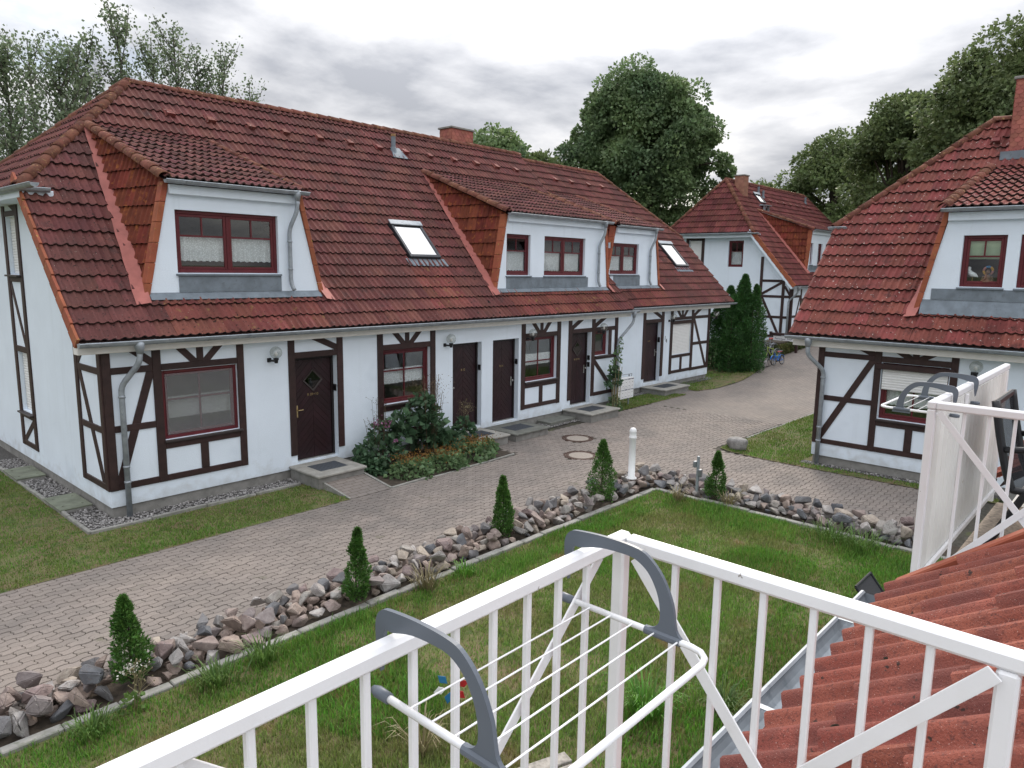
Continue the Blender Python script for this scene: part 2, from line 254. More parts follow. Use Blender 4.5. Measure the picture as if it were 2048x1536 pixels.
# ---------------------------------------------------------------- mesh helpers
def mesh_from(name, verts, faces, material=None, smooth=False):
    me = bpy.data.meshes.new(name); me.from_pydata([tuple(v) for v in verts], [], faces)
    if material: me.materials.append(MATS[material])
    if smooth: me.polygons.foreach_set('use_smooth', [True]*len(me.polygons))
    me.update(); return me
def obj(name, me, parent=None, label=None, cat=None, group=None, kind=None):
    o = bpy.data.objects.new(name, me); COL.objects.link(o)
    if parent: o.parent = parent
    return tag(o, label, cat, group, kind)
def tag(o, label=None, cat=None, group=None, kind=None):
    if label: o['label'] = label
    if cat: o['category'] = cat
    if group: o['group'] = group
    if kind: o['kind'] = kind
    return o
def thing(name, label, cat, loc=(0, 0, 0), rotz=0.0, group=None):
    o = bpy.data.objects.new(name, None); COL.objects.link(o); o.empty_display_size = 0.2
    o.location = loc; o.rotation_euler = (0, 0, rotz); return tag(o, label, cat, group)
def copy_tree(o, parent=None):
    c = o.copy(); COL.objects.link(c); c.parent = parent
    for ch in o.children: copy_tree(ch, c)
    return c
class Frame:
    def __init__(s, o, ea, nout): s.o = Vector(o); s.a = Vector(ea); s.n = Vector(nout); s.b = Vector((0, 0, 1))
    def __call__(s, a, b, d=0.0): return s.o+s.a*a+s.b*b+s.n*d
_CB = [(-1, -1, -1), (1, -1, -1), (1, 1, -1), (-1, 1, -1), (-1, -1, 1), (1, -1, 1), (1, 1, 1), (-1, 1, 1)]
class MB:
    def __init__(s): s.v = []; s.f = []
    def add(s, vs, fs):
        n = len(s.v); s.v += [Vector(v) for v in vs]; s.f += [tuple(i+n for i in f) for f in fs]; return s
    def hexa(s, c, ch=0.0):
        """c: 8 corners ordered as _CB; ch: chamfer in metres"""
        c = [Vector(x) for x in c]
        if ch <= 0: return s.add(c, [(0, 3, 2, 1), (4, 5, 6, 7), (0, 1, 5, 4), (1, 2, 6, 5), (2, 3, 7, 6), (3, 0, 4, 7)])
        ids = {}; vs = []
        for i, (x, y, z) in enumerate(_CB):
            for ax in range(3):
                p = c[i].copy()
                for ay in range(3):
                    if ay == ax: continue
                    t = list(_CB[i]); t[ay] *= -1; k = _CB.index(tuple(t)); e = c[k]-c[i]; l = e.length
                    p += e*(min(ch, l*0.4)/l)
                ids[(i, ax)] = len(vs); vs.append(p)
        fs = []
        for ax, quads in ((2, [(0, 3, 2, 1), (4, 5, 6, 7)]), (1, [(0, 1, 5, 4), (2, 3, 7, 6)]), (0, [(1, 2, 6, 5), (3, 0, 4, 7)])):
            for q in quads: fs.append(tuple(ids[(i, ax)] for i in q))
        for i in range(8):
            for ax in range(3):
                t = list(_CB[i]); t[ax] *= -1; k = _CB.index(tuple(t))
                if k > i:
                    a2 = [q for q in range(3) if q != ax]; fs.append((ids[(i, a2[0])], ids[(k, a2[0])], ids[(k, a2[1])], ids[(i, a2[1])]))
            fs.append((ids[(i, 0)], ids[(i, 1)], ids[(i, 2)]))
        return s.add(vs, fs)
    def box(s, x0, x1, y0, y1, z0, z1, ch=0.0):
        return s.hexa([(x0, y0, z0), (x1, y0, z0), (x1, y1, z0), (x0, y1, z0), (x0, y0, z1), (x1, y0, z1), (x1, y1, z1), (x0, y1, z1)], ch)
    def fbox(s, F, a0, a1, b0, b1, d0, d1, ch=0.0):
        return s.hexa([F(a0, b0, d0), F(a1, b0, d0), F(a1, b0, d1), F(a0, b0, d1), F(a0, b1, d0), F(a1, b1, d0), F(a1, b1, d1), F(a0, b1, d1)], ch)
    def beam(s, p0, p1, w, h, up=(0, 0, 1), ch=0.0):
        """bar from p0 to p1, w across, h along up"""
        p0, p1, up = Vector(p0), Vector(p1), Vector(up); d = (p1-p0).normalized(); r = d.cross(up).normalized()*w/2; u = r.cross(d).normalized()*h/2
        return s.hexa([p0-r-u, p1-r-u, p1+r-u, p0+r-u, p0-r+u, p1-r+u, p1+r+u, p0+r+u], ch)
    def tube(s, path, r, seg=8, cap=True):
        path = [Vector(p) for p in path]; n = len(path); rs = r if isinstance(r, (list, tuple)) else [r]*n; rings = []; ref = None
        for i, p in enumerate(path):
            t = (path[min(i+1, n-1)]-path[max(i-1, 0)]).normalized()
            if ref is None: ref = t.orthogonal().normalized()
            ref = (ref-t*ref.dot(t)); ref = ref.normalized() if ref.length > 1e-6 else t.orthogonal().normalized(); bi = t.cross(ref)
            rings.append([p+(ref*math.cos(2*PI*k/seg)+bi*math.sin(2*PI*k/seg))*rs[i] for k in range(seg)])
        vs = [v for q in rings for v in q]; fs = []
        for i in range(n-1):
            for k in range(seg): fs.append((i*seg+k, i*seg+(k+1) % seg, (i+1)*seg+(k+1) % seg, (i+1)*seg+k))
        if cap: fs += [tuple(range(seg))[::-1], tuple((n-1)*seg+k for k in range(seg))]
        return s.add(vs, fs)
    def lathe(s, c, prof, seg=16):
        c = Vector(c); vs = []; fs = []
        for (r, z) in prof: vs += [c+Vector((r*math.cos(2*PI*k/seg), r*math.sin(2*PI*k/seg), z)) for k in range(seg)]
        for i in range(len(prof)-1):
            for k in range(seg): fs.append((i*seg+k, i*seg+(k+1) % seg, (i+1)*seg+(k+1) % seg, (i+1)*seg+k))
        return s.add(vs, fs)
    def sphere(s, c, r, seg=16, rings=10, sz=1.0):
        return s.lathe(c, [(r*math.sin(PI*i/rings)+1e-5, -r*sz*math.cos(PI*i/rings)) for i in range(rings+1)], seg)
    def prism(s, poly, n, depth):
        """polygon (list of 3D points) extruded along n by depth"""
        a = [Vector(p) for p in poly]; n = Vector(n)*depth; k = len(a)
        return s.add(a+[p+n for p in a], [tuple(range(k))[::-1], tuple(range(k, 2*k))]+[(i, (i+1) % k, k+(i+1) % k, k+i) for i in range(k)])
    def quad(s, *p): return s.add(p, [tuple(range(len(p)))])
    def mesh(s, name, material, smooth=False): return mesh_from(name, s.v, s.f, material, smooth)
    def obj(s, name, material, parent=None, smooth=False, **kw):
        return obj(name, s.mesh(name, material, smooth), parent, **kw)
def smooth_path(pts, n=6):
    """Catmull-Rom through pts"""
    P = [Vector(p) for p in pts]; P = [P[0]*2-P[1]]+P+[P[-1]*2-P[-2]]; out = []
    for i in range(1, len(P)-2):
        for k in range(n):
            t = k/n; a, b, c, d = P[i-1:i+3]
            out.append(0.5*((2*b)+(c-a)*t+(2*a-5*b+4*c-d)*t*t+(3*b-a-3*c+d)*t**3))
    return out+[P[-2]]
def clip_poly(poly, hp):
    """poly: list of (x,y,z); hp: half planes (px,py,nx,ny) keep n.(p-p0)>=0 on x,y"""
    for (px, py, nx, ny) in hp:
        out = []; m = len(poly)
        for i in range(m):
            A = poly[i]; B = poly[(i+1) % m]; da = (A[0]-px)*nx+(A[1]-py)*ny; db = (B[0]-px)*nx+(B[1]-py)*ny
            if da >= 0: out.append(A)
            if (da >= 0) != (db >= 0):
                t = da/(da-db); out.append(tuple(A[k]+(B[k]-A[k])*t for k in range(len(A))))
        poly = out
        if len(poly) < 3: return []
    return poly
def hp_of(poly2):
    """half planes of a counter-clockwise convex polygon"""
    r = []
    for i in range(len(poly2)):
        x0, y0 = poly2[i]; x1, y1 = poly2[(i+1) % len(poly2)]; r.append((x0, y0, -(y1-y0), x1-x0))
    return r
def raw_mesh(name, verts, quads, material, nper=4):
    """fast mesh of equal polygons from numpy"""
    me = bpy.data.meshes.new(name); nv, nf = len(verts), len(quads)
    me.vertices.add(nv); me.vertices.foreach_set('co', np.ascontiguousarray(verts, dtype=np.float32).ravel())
    me.loops.add(nf*nper); me.loops.foreach_set('vertex_index', np.ascontiguousarray(quads, dtype=np.int32).ravel())
    me.polygons.add(nf); me.polygons.foreach_set('loop_start', np.arange(0, nf*nper, nper, dtype=np.int32)); me.polygons.foreach_set('loop_total', np.full(nf, nper, dtype=np.int32))
    me.materials.append(MATS[material]); me.update(calc_edges=True); return me

# ---------------------------------------------------------------- ground
def gz(x):
    t = min(max((x-24.5)/12.0, 0.0), 1.0); return 0.72*t*t*(3-2*t)
XS = [-1500, -200, -40, 0, 10, 20, 24.5]+[24.5+i for i in range(1, 13)]+[60, 200, 1500]
def sheet(name, x0, x1, y0, y1, z, material, parent=None, **kw):
    xs = [x0]+[x for x in XS if x0 < x < x1]+[x1]; mb = MB(); vs = []; fs = []
    for x in xs: vs += [(x, y0, gz(x)+z), (x, y1, gz(x)+z)]
    for i in range(len(xs)-1): fs.append((2*i, 2*i+2, 2*i+3, 2*i+1))
    return mb.add(vs, fs).obj(name, material, parent, **kw)
def poly_sheet(name, pts, z, material, parent=None, **kw):
    return MB().add([(x, y, gz(x)+z) for x, y in pts], [tuple(range(len(pts)))]).obj(name, material, parent, **kw)
sheet('ground', -1500, 1500, -1500, 1500, -0.06, 'meadow', kind='structure')
ROAD = sheet('road', -3, 19.8, 2.0, 12.6, -0.012, 'joint', kind='structure')
sheet('far_road', 19.8, 90, 3.0, 13.9, -0.002, 'far_paving', ROAD)
# paving stones: wavy interlocking blocks
PL, PW = 0.225, 0.1125
def paver_mesh(sign):
    A = 0.0145*sign; B = 0.013; n = []
    wave = [(0.0, 0), (0.14, 1), (0.36, 1), (0.64, -1), (0.86, -1)]
    low = [(x*PL, A*k) for x, k in wave]; right = [(PL, 0), (PL+B, PW*0.28), (PL-B, PW*0.72)]
    top = [(x*PL, PW+A*k) for x, k in reversed(wave[1:])]; left = [(0, PW), (-B, PW*0.72), (B, PW*0.28)]
    out = low+right+[(PL, PW)]+top+left
    cx, cy = PL/2, PW/2; k = len(out)
    def ring(s, z): return [(cx+(x-cx)*(1-s/PL*1.6), cy+(y-cy)*(1-s/PW*1.6), z) for x, y in out]
    lo = ring(0.0042, -0.013); hi = ring(0.0085, 0.0)
    me = mesh_from('paver', lo+hi, [tuple(range(k, 2*k))]+[(i, (i+1) % k, k+(i+1) % k, k+i) for i in range(k)], 'paver'); return me
def paved(x, y):
    if x < 0.9 or x > 19.8: return False
    if 7.62 < y < 10.66 and x < 15.8: return True
    if 12.45 < x < 15.68 and 2.3 < y <= 7.7: return True
    if 12.05 < x < 19.8 and 10.6 < y < 11.8 and not (x > 14.3 and y > 11.75): return True
    if x >= 15.8 and 7.72 < y < 10.66: return True
    if x > 17.5 and 11.5 < y < 11.9: return True
    return False
def pavers():
    m1, m2 = paver_mesh(1), paver_mesh(-1); spots = []
    manh = [(14.3, 10.7, 0.41), (13.0, 9.62, 0.41)]
    for j in range(int(2.0/PW), int(12.2/PW)):
        y = j*PW; off = (j % 2)*PL/2
        for i in range(0, int(20/PL)+1):
            x = i*PL+off
            if not paved(x+PL/2, y+PW/2): continue
            if any(math.hypot(x+PL/2-a, y+PW/2-b) < r for a, b, r in manh): continue
            q = project((x+PL/2, y+PW/2, 0))
            if q is None or not (-80 < q[0] < 2130 and -80 < q[1] < 1650): continue
            inside = 0 < q[0] < 2048 and 0 < q[1] < 1536
            spots.append((q[2]+(0 if inside else 100), x, y, j % 2))
    spots.sort(); vs = []; fs = []
    for n, (w, x, y, k) in enumerate(spots):
        z = random.gauss(0, 0.0015); tx, ty = random.gauss(0, 0.006), random.gauss(0, 0.006)
        me = m2 if k else m1
        if n < 300:
            o = obj('paver', me, ROAD); o.location = (x, y, z); o.rotation_euler = (tx, ty, random.gauss(0, 0.008))
        else:
            b = len(vs); c = math.cos(0); 
            for v in me.vertices: vs.append((x+v.co.x, y+v.co.y, z+v.co.z+tx*(v.co.y-PW/2)+ty*(v.co.x-PL/2)))
            for p in me.polygons: fs.append(tuple(b+i for i in p.vertices))
    obj('pavers', mesh_from('pavers', vs, fs, 'paver'), ROAD, kind='stuff')
pavers()

# ---------------------------------------------------------------- roof tiles
TW, TC = 0.30, 0.34
def _tile():
    xs = [0.0, 0.018, 0.034, 0.052, 0.072, 0.088, 0.104, 0.122, 0.165, 0.182, 0.198, 0.214, 0.230, 0.246, 0.30]
    def pr(x):
        z = 0.0
        for c, hw, h in ((0.062, 0.055, 0.042), (0.206, 0.050, 0.036)):
            t = abs(x-c)/hw
            if t < 1: z += h*(0.5+0.5*math.cos(PI*t))**0.75
        return z
    n = len(xs); rows = [[(x, 0.0, pr(x)+0.016) for x in xs], [(x, 0.0, pr(x)+0.042) for x in xs], [(x, 0.0, pr(x)+0.042) for x in xs], [(x, 0.385, pr(x)-0.004) for x in xs]]
    vs = [v for r in rows for v in r]; fs = [(i, i+1, n+i+1, n+i) for i in range(n-1)]+[(2*n+i, 2*n+i+1, 3*n+i+1, 3*n+i) for i in range(n-1)]
    return vs, fs, n-1
TV, TF, TN = _tile(); TVN = np.array(TV); TILE_MESH = {}
def tile_mesh(material):
    if material not in TILE_MESH:
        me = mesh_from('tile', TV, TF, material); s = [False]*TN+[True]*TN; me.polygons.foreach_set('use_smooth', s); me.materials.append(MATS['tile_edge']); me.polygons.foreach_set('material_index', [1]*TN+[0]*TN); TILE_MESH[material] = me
    return TILE_MESH[material]
class Tiler:
    def __init__(s, M): s.M = M; s.items = []
    def field(s, part, O, ex, ey, na, S, hp, matf, holes=(), course=TC, width=TW, name='tile', a0=0.0):
        O, ex, ey = Vector(O), Vector(ex), Vector(ey); n = ex.cross(ey); nb = int(math.ceil(S/course))
        for j in range(nb):
            for i in range(na):
                x, y = a0+i*width, j*course
                cs = [(x, y), (x+width, y), (x+width, y+course), (x, y+course)]
                ins = [[(cx-px)*nx+(cy-py)*ny >= -1e-6 for cx, cy in cs] for (px, py, nx, ny) in hp]
                if any(not any(r) for r in ins): continue
                if any(all((cx-px)*nx+(cy-py)*ny >= 0 for cx, cy in cs for (px, py, nx, ny) in h) for h in holes): continue
                clip = [hp[k] for k, r in enumerate(ins) if not all(r)]
                p = O+ex*x+ey*y+n*random.gauss(0.001, 0.0028)+ey*random.gauss(0, 0.004); rot = random.gauss(0, 0.007)
                e1 = (ex+ey*rot).normalized(); e2 = n.cross(e1)
                m = Matrix(((e1.x, e2.x, n.x, p.x), (e1.y, e2.y, n.y, p.y), (e1.z, e2.z, n.z, p.z), (0, 0, 0, 1)))
                q = project(s.M @ (p+ex*width/2+ey*course/2)); size = 0
                if q and -20 < q[0] < 2068 and -20 < q[1] < 1556: size = 1/q[2]
                mm = matf(x, y)
                if not clip: s.items.append((size, part, name, mm, m, None))
                else:
                    hp2 = [(px-x, py-y, nx, ny) for (px, py, nx, ny) in clip]; vs = []; fs = []; fm = []
                    for fi, f in enumerate(TF):
                        pl = clip_poly([TV[k] for k in f], hp2)
                        if pl: fs.append(tuple(range(len(vs), len(vs)+len(pl)))); vs += pl; fm.append(1 if fi < TN else 0)
                    if fs: s.items.append((size, part, name, mm, m, (vs, fs, fm)))
    def finish(s, nmax, rest_part):
        s.items.sort(key=lambda t: -t[0]); vs = []; fs = []; mi = []; names = ['tile_edge']
        for k, (size, part, name, mm, m, cl) in enumerate(s.items):
            if k < nmax and size > 0:
                me = tile_mesh(mm) if cl is None else mesh_from('tile', cl[0], cl[1], mm)
                if cl: me.materials.append(MATS['tile_edge']); me.polygons.foreach_set('material_index', cl[2])
                o = obj(name, me, part); o.matrix_local = m
            else:
                if mm not in names: names.append(mm)
                v, f, fm = cl if cl else (TV, TF, [1]*TN+[0]*TN); b = len(vs); A = np.array(v) @ np.array(m.to_3x3()).T+np.array(m.translation)
                vs += A.tolist(); fs += [tuple(b+i for i in q) for q in f]; k_ = names.index(mm); mi += [0 if q else k_ for q in fm]
        if vs:
            me = mesh_from('tiles', vs, fs)
            for q in names: me.materials.append(MATS[q])
            me.polygons.foreach_set('material_index', mi); obj('tiles', me, rest_part, kind='stuff')
def _cap(r0=0.118, r1=0.100, l=0.41):
    vs = []; fs = []; seg = 8
    for (y, r) in ((0, r0), (l, r1), (0, r0-0.016)):
        for k in range(seg+1):
            a = PI*(-0.06+1.12*k/seg); vs.append((r*math.cos(a), y, r*math.sin(a)*0.82))
    n = seg+1
    for k in range(seg): fs.append((k, k+1, n+k+1, n+k))
    for k in range(seg): fs.append((2*n+k, 2*n+k+1, k+1, k))
    return mesh_from('ridge_tile', vs, fs, 'ridge', True)
CAP = _cap()
def caps(part, p0, p1, up=(0, 0, 1), step=0.36, name='ridge_tile', lift=0.0, endcap=True, mesh=None):
    p0, p1, up = Vector(p0), Vector(p1), Vector(up); d = (p1-p0); L = d.length; d.normalize(); r = d.cross(up).normalized(); u = r.cross(d); n = max(1, round(L/step)); st = L/n
    for i in range(n):
        p = p0+d*(i*st-0.02)+u*(lift+random.gauss(0, 0.003)+0.006)
        e = (d-u*0.02).normalized(); uu = r.cross(e)
        o = obj(name, mesh or CAP, part); o.matrix_local = Matrix(((r.x, e.x, uu.x, p.x), (r.y, e.y, uu.y, p.y), (r.z, e.z, uu.z, p.z), (0, 0, 0, 1)))
def gutter(part, p0, p1, out, r=0.068, name='gutter', brackets=True):
    """half-round channel from p0 to p1 (centre of the open top), out: direction away from the house"""
    p0, p1, out = Vector(p0), Vector(p1), Vector(out).normalized(); up = Vector((0, 0, 1)); mb = MB(); n = 9
    def arc(p, rr): return [p+out*(rr*math.cos(PI*k/n))-up*(rr*math.sin(PI*k/n)) for k in range(n+1)]
    vs = arc(p0, r)+arc(p1, r)+arc(p0, r-0.005)+arc(p1, r-0.005); m = n+1; fs = []
    for k in range(n): fs += [(k, k+1, m+k+1, m+k), (2*m+k, 3*m+k, 3*m+k+1, 2*m+k+1)]
    mb.add(vs, fs); mb.add(arc(p0, r), [tuple(range(m))]); mb.add(arc(p1, r), [tuple(range(m))])
    mb.tube([p0+out*r, p1+out*r], 0.011, 6)
    g = mb.obj(name, 'zinc', part)
    L = (p1-p0).length
    if brackets:
        d = (p1-p0).normalized()
        for i in range(int(L/0.85)+1):
            q = p0+d*min(0.3+i*0.85, L-0.05); b = MB(); A = arc(q-d*0.014, r+0.004); B = arc(q+d*0.014, r+0.004); b.add(A+B, [(k, k+1, m+k+1, m+k) for k in range(n)])
            b.beam(q+out*r*1.05+up*0.004, q-out*r*1.05+up*0.004, 0.026, 0.004); b.obj('gutter_bracket', 'zinc', g if g.parent is None or g.parent.parent is None else part)
    return g
def downpipe(part, pts, r=0.043, funnel=True, clips=(), name='downpipe'):
    mb = MB(); P = [Vector(p) for p in pts]; path = [P[0]]
    for i in range(1, len(P)-1):     # rounded bends
        a = (P[i-1]-P[i]).normalized(); b = (P[i+1]-P[i]).normalized(); l = 0.11; A = P[i]+a*l; B = P[i]+b*l
        for k in range(5): t = k/4; path.append(A*(1-t)**2+P[i]*2*t*(1-t)+B*t*t)
    path.append(P[-1]); mb.tube(path, r, 14)
    if funnel: mb.tube([P[0]+Vector((0, 0, 0.05)), P[0]-Vector((0, 0, 0.03)), P[0]-Vector((0, 0, 0.15))], [r*1.75, r*1.7, r*1.05], 14)
    for z in clips:
        for a, b in zip(P, P[1:]):
            if min(a.z, b.z) < z < max(a.z, b.z):
                t = (z-a.z)/(b.z-a.z); c = a+(b-a)*t; mb.tube([c-Vector((0, 0, 0.018)), c+Vector((0, 0, 0.018))], r+0.008, 14)
    return mb.obj(name, 'zinc', part, True)

# ---------------------------------------------------------------- walls, timber, windows, doors (house-local)
def wall(parent, name, F, poly, holes, reveal, material='wall', d=0.0):
    xs = sorted(set([p[0] for p in poly]+[h[0] for h in holes]+[h[1] for h in holes])); ys = sorted(set([p[1] for p in poly]+[h[2] for h in holes]+[h[3] for h in holes]))
    hp = hp_of(poly); mb = MB()
    for x0, x1 in zip(xs, xs[1:]):
        for y0, y1 in zip(ys, ys[1:]):
            cx, cy = (x0+x1)/2, (y0+y1)/2
            if any(h[0] < cx < h[1] and h[2] < cy < h[3] for h in holes): continue
            q = clip_poly([(x0, y0), (x1, y0), (x1, y1), (x0, y1)], hp)
            if q: mb.quad(*[F(x, y, d) for x, y in q])
    for h in holes:
        a0, a1, b0, b1 = h[:4]; c = [(a0, b0), (a1, b0), (a1, b1), (a0, b1)]
        for i in range(4):
            (xa, ya), (xb, yb) = c[i], c[(i+1) % 4]; mb.quad(F(xa, ya, d), F(xb, yb, d), F(xb, yb, d-reveal), F(xa, ya, d-reveal))
    return mb.obj(name, material, parent)
def timber(parent, F, a0, a1, b0, b1, d=0.022, name='timber'):
    return MB().fbox(F, a0, a1, b0, b1, -0.01, d, 0.006).obj(name, 'timber', parent)
def brace(parent, F, p, q, w=0.12, d=0.016, clip=None, name='timber_brace'):
    (ax, ay), (bx, by) = p, q; l = math.hypot(bx-ax, by-ay); dx, dy = (bx-ax)/l, (by-ay)/l; nx, ny = -dy*w/2, dx*w/2
    ax -= dx*0.12; ay -= dy*0.12; bx += dx*0.12; by += dy*0.12
    poly = [(ax-nx, ay-ny), (bx-nx, by-ny), (bx+nx, by+ny), (ax+nx, ay+ny)]
    if clip: poly = clip_poly(poly, hp_of([(clip[0], clip[2]), (clip[1], clip[2]), (clip[1], clip[3]), (clip[0], clip[3])]))
    if not poly: return
    return MB().prism([F(x, y, -0.01) for x, y in poly], F.n, d+0.01).obj(name, 'timber', parent)
def posts(parent, F, lst, b0, b1):
    for a0, a1 in lst: timber(parent, F, a0, a1, b0, b1, 0.026, 'timber_post')
def rails(parent, F, lst):
    for a0, a1, b0, b1 in lst: timber(parent, F, a0, a1, b0, b1, 0.021, 'timber_rail')
def crown_braces(parent, F, a0, a1, zt=2.80, zb=2.52):
    c = (a0+a1)/2; w = (a1-a0); timber(parent, F, c-0.06, c+0.06, zb, zt, 0.0185, 'timber_stud')
    cl = (a0, a1, zb, zt)
    brace(parent, F, (c-w*0.29, zt+0.02), (c-0.10, zb), 0.115, 0.0155, cl); brace(parent, F, (c+w*0.29, zt+0.02), (c+0.10, zb), 0.115, 0.0155, cl)
def window(parent, F, a0, a1, b0, b1, rec=0.09, sashes=1, top=0.62, vbar=True, curtain=None, sill=True, fw=0.06, name='window', tilt=False, lowbar=False, fcol='frame_red', label=None):
    mb = MB(); d0, d1 = -rec-0.07, -rec
    for (x0, x1, y0, y1) in ((a0, a0+fw, b0, b1), (a1-fw, a1, b0, b1), (a0+fw, a1-fw, b1-fw, b1), (a0+fw, a1-fw, b0, b0+fw)): mb.fbox(F, x0, x1, y0, y1, d0, d1, 0.006)
    w = (a1-a0-2*fw-(sashes-1)*0.05)/sashes; panes = []
    for s in range(sashes):
        x0 = a0+fw+s*(w+0.05); x1 = x0+w; y0, y1 = b0+fw, b1-fw; sw = 0.05
        if s: mb.fbox(F, x0-0.05, x0, b0+fw, b1-fw, d0+0.002, d1-0.004, 0.006)
        for (p0, p1, q0, q1) in ((x0, x0+sw, y0, y1), (x1-sw, x1, y0, y1), (x0+sw, x1-sw, y1-sw, y1), (x0+sw, x1-sw, y0, y0+sw)): mb.fbox(F, p0, p1, q0, q1, d0+0.012, d1-0.015, 0.006)
        gx0, gx1, gy0, gy1 = x0+sw, x1-sw, y0+sw, y1-sw; gm = (gx0+gx1)/2; gt = gy0+(gy1-gy0)*top
        if top < 1: mb.fbox(F, gx0, gx1, gt-0.016, gt+0.016, d1-0.05, d1-0.022)
        if lowbar: mb.fbox(F, gx0, gx1, gy0+(gy1-gy0)*0.33-0.014, gy0+(gy1-gy0)*0.33+0.014, d1-0.05, d1-0.022)
        if vbar: mb.fbox(F, gm-0.014, gm+0.014, gy0 if (lowbar or vbar == 'full') else gt, gy1, d1-0.0485, d1-0.0235)
        panes.append((gx0, gx1, gy0, gy1))
    W = mb.obj(name, fcol, parent)
    if label: W['label'] = label
    for (gx0, gx1, gy0, gy1) in panes:
        MB().fbox(F, gx0-0.01, gx1+0.01, gy0-0.01, gy1+0.01, d1-0.040, d1-0.034).obj('pane', 'glass', W)
        if curtain:
            c0, c1 = curtain; y0 = gy0+(gy1-gy0)*c0; y1 = gy0+(gy1-gy0)*c1; n = 26; vs = []
            for i in range(n+1):
                t = i/n; x = gx0-0.02+(gx1-gx0+0.04)*t; dd = d1-0.095+0.020*math.sin(t*PI*2*(gx1-gx0)/0.085+0.7*math.sin(t*9))
                vs += [F(x, y0+0.022*abs(math.sin(t*PI*(gx1-gx0)/0.11)), dd), F(x, y1, dd)]
            mesh = mesh_from('curtain', vs, [(2*i, 2*i+2, 2*i+3, 2*i+1) for i in range(n)], 'curtain', True); obj('curtain', mesh, W)
    if sill: MB().fbox(F, a0-0.02, a1+0.04, b0-0.045, b0-0.005, -rec-0.02, 0.075, 0.008).obj('window_sill', 'sill_dark', W)
    return W
def roller_shutter(parent, F, a0, a1, b0, b1, d=-0.03, pitch=0.052, name='roller_shutter'):
    mb = MB(); n = int((b1-b0)/pitch); p = (b1-b0)/n
    for i in range(n):
        z = b0+i*p; pts = [F(a0, z, d-0.012), F(a0, z+p*0.15, d-0.002), F(a0, z+p*0.55, d+0.003), F(a0, z+p*0.9, d-0.002), F(a0, z+p, d-0.012)]; e = F.a*(a1-a0)
        for u, v in zip(pts, pts[1:]): mb.quad(u, u+e, v+e, v)
    return mb.obj(name, 'shutter', parent)
def text_obj(parent, body, loc, size, material, rot=(PI/2, 0, 0), name='lettering', align='CENTER', ext=0.002):
    c = bpy.data.curves.new(name, 'FONT'); c.body = body; c.size = size; c.extrude = ext; c.align_x = align; c.resolution_u = 3
    tmp = bpy.data.objects.new('tmp_text', c); COL.objects.link(tmp); dg = bpy.context.evaluated_depsgraph_get(); me = bpy.data.meshes.new_from_object(tmp.evaluated_get(dg))
    bpy.data.objects.remove(tmp); bpy.data.curves.remove(c); me.materials.clear(); me.materials.append(MATS[material])
    o = obj(name, me, parent); o.location = loc; o.rotation_euler = rot; return o
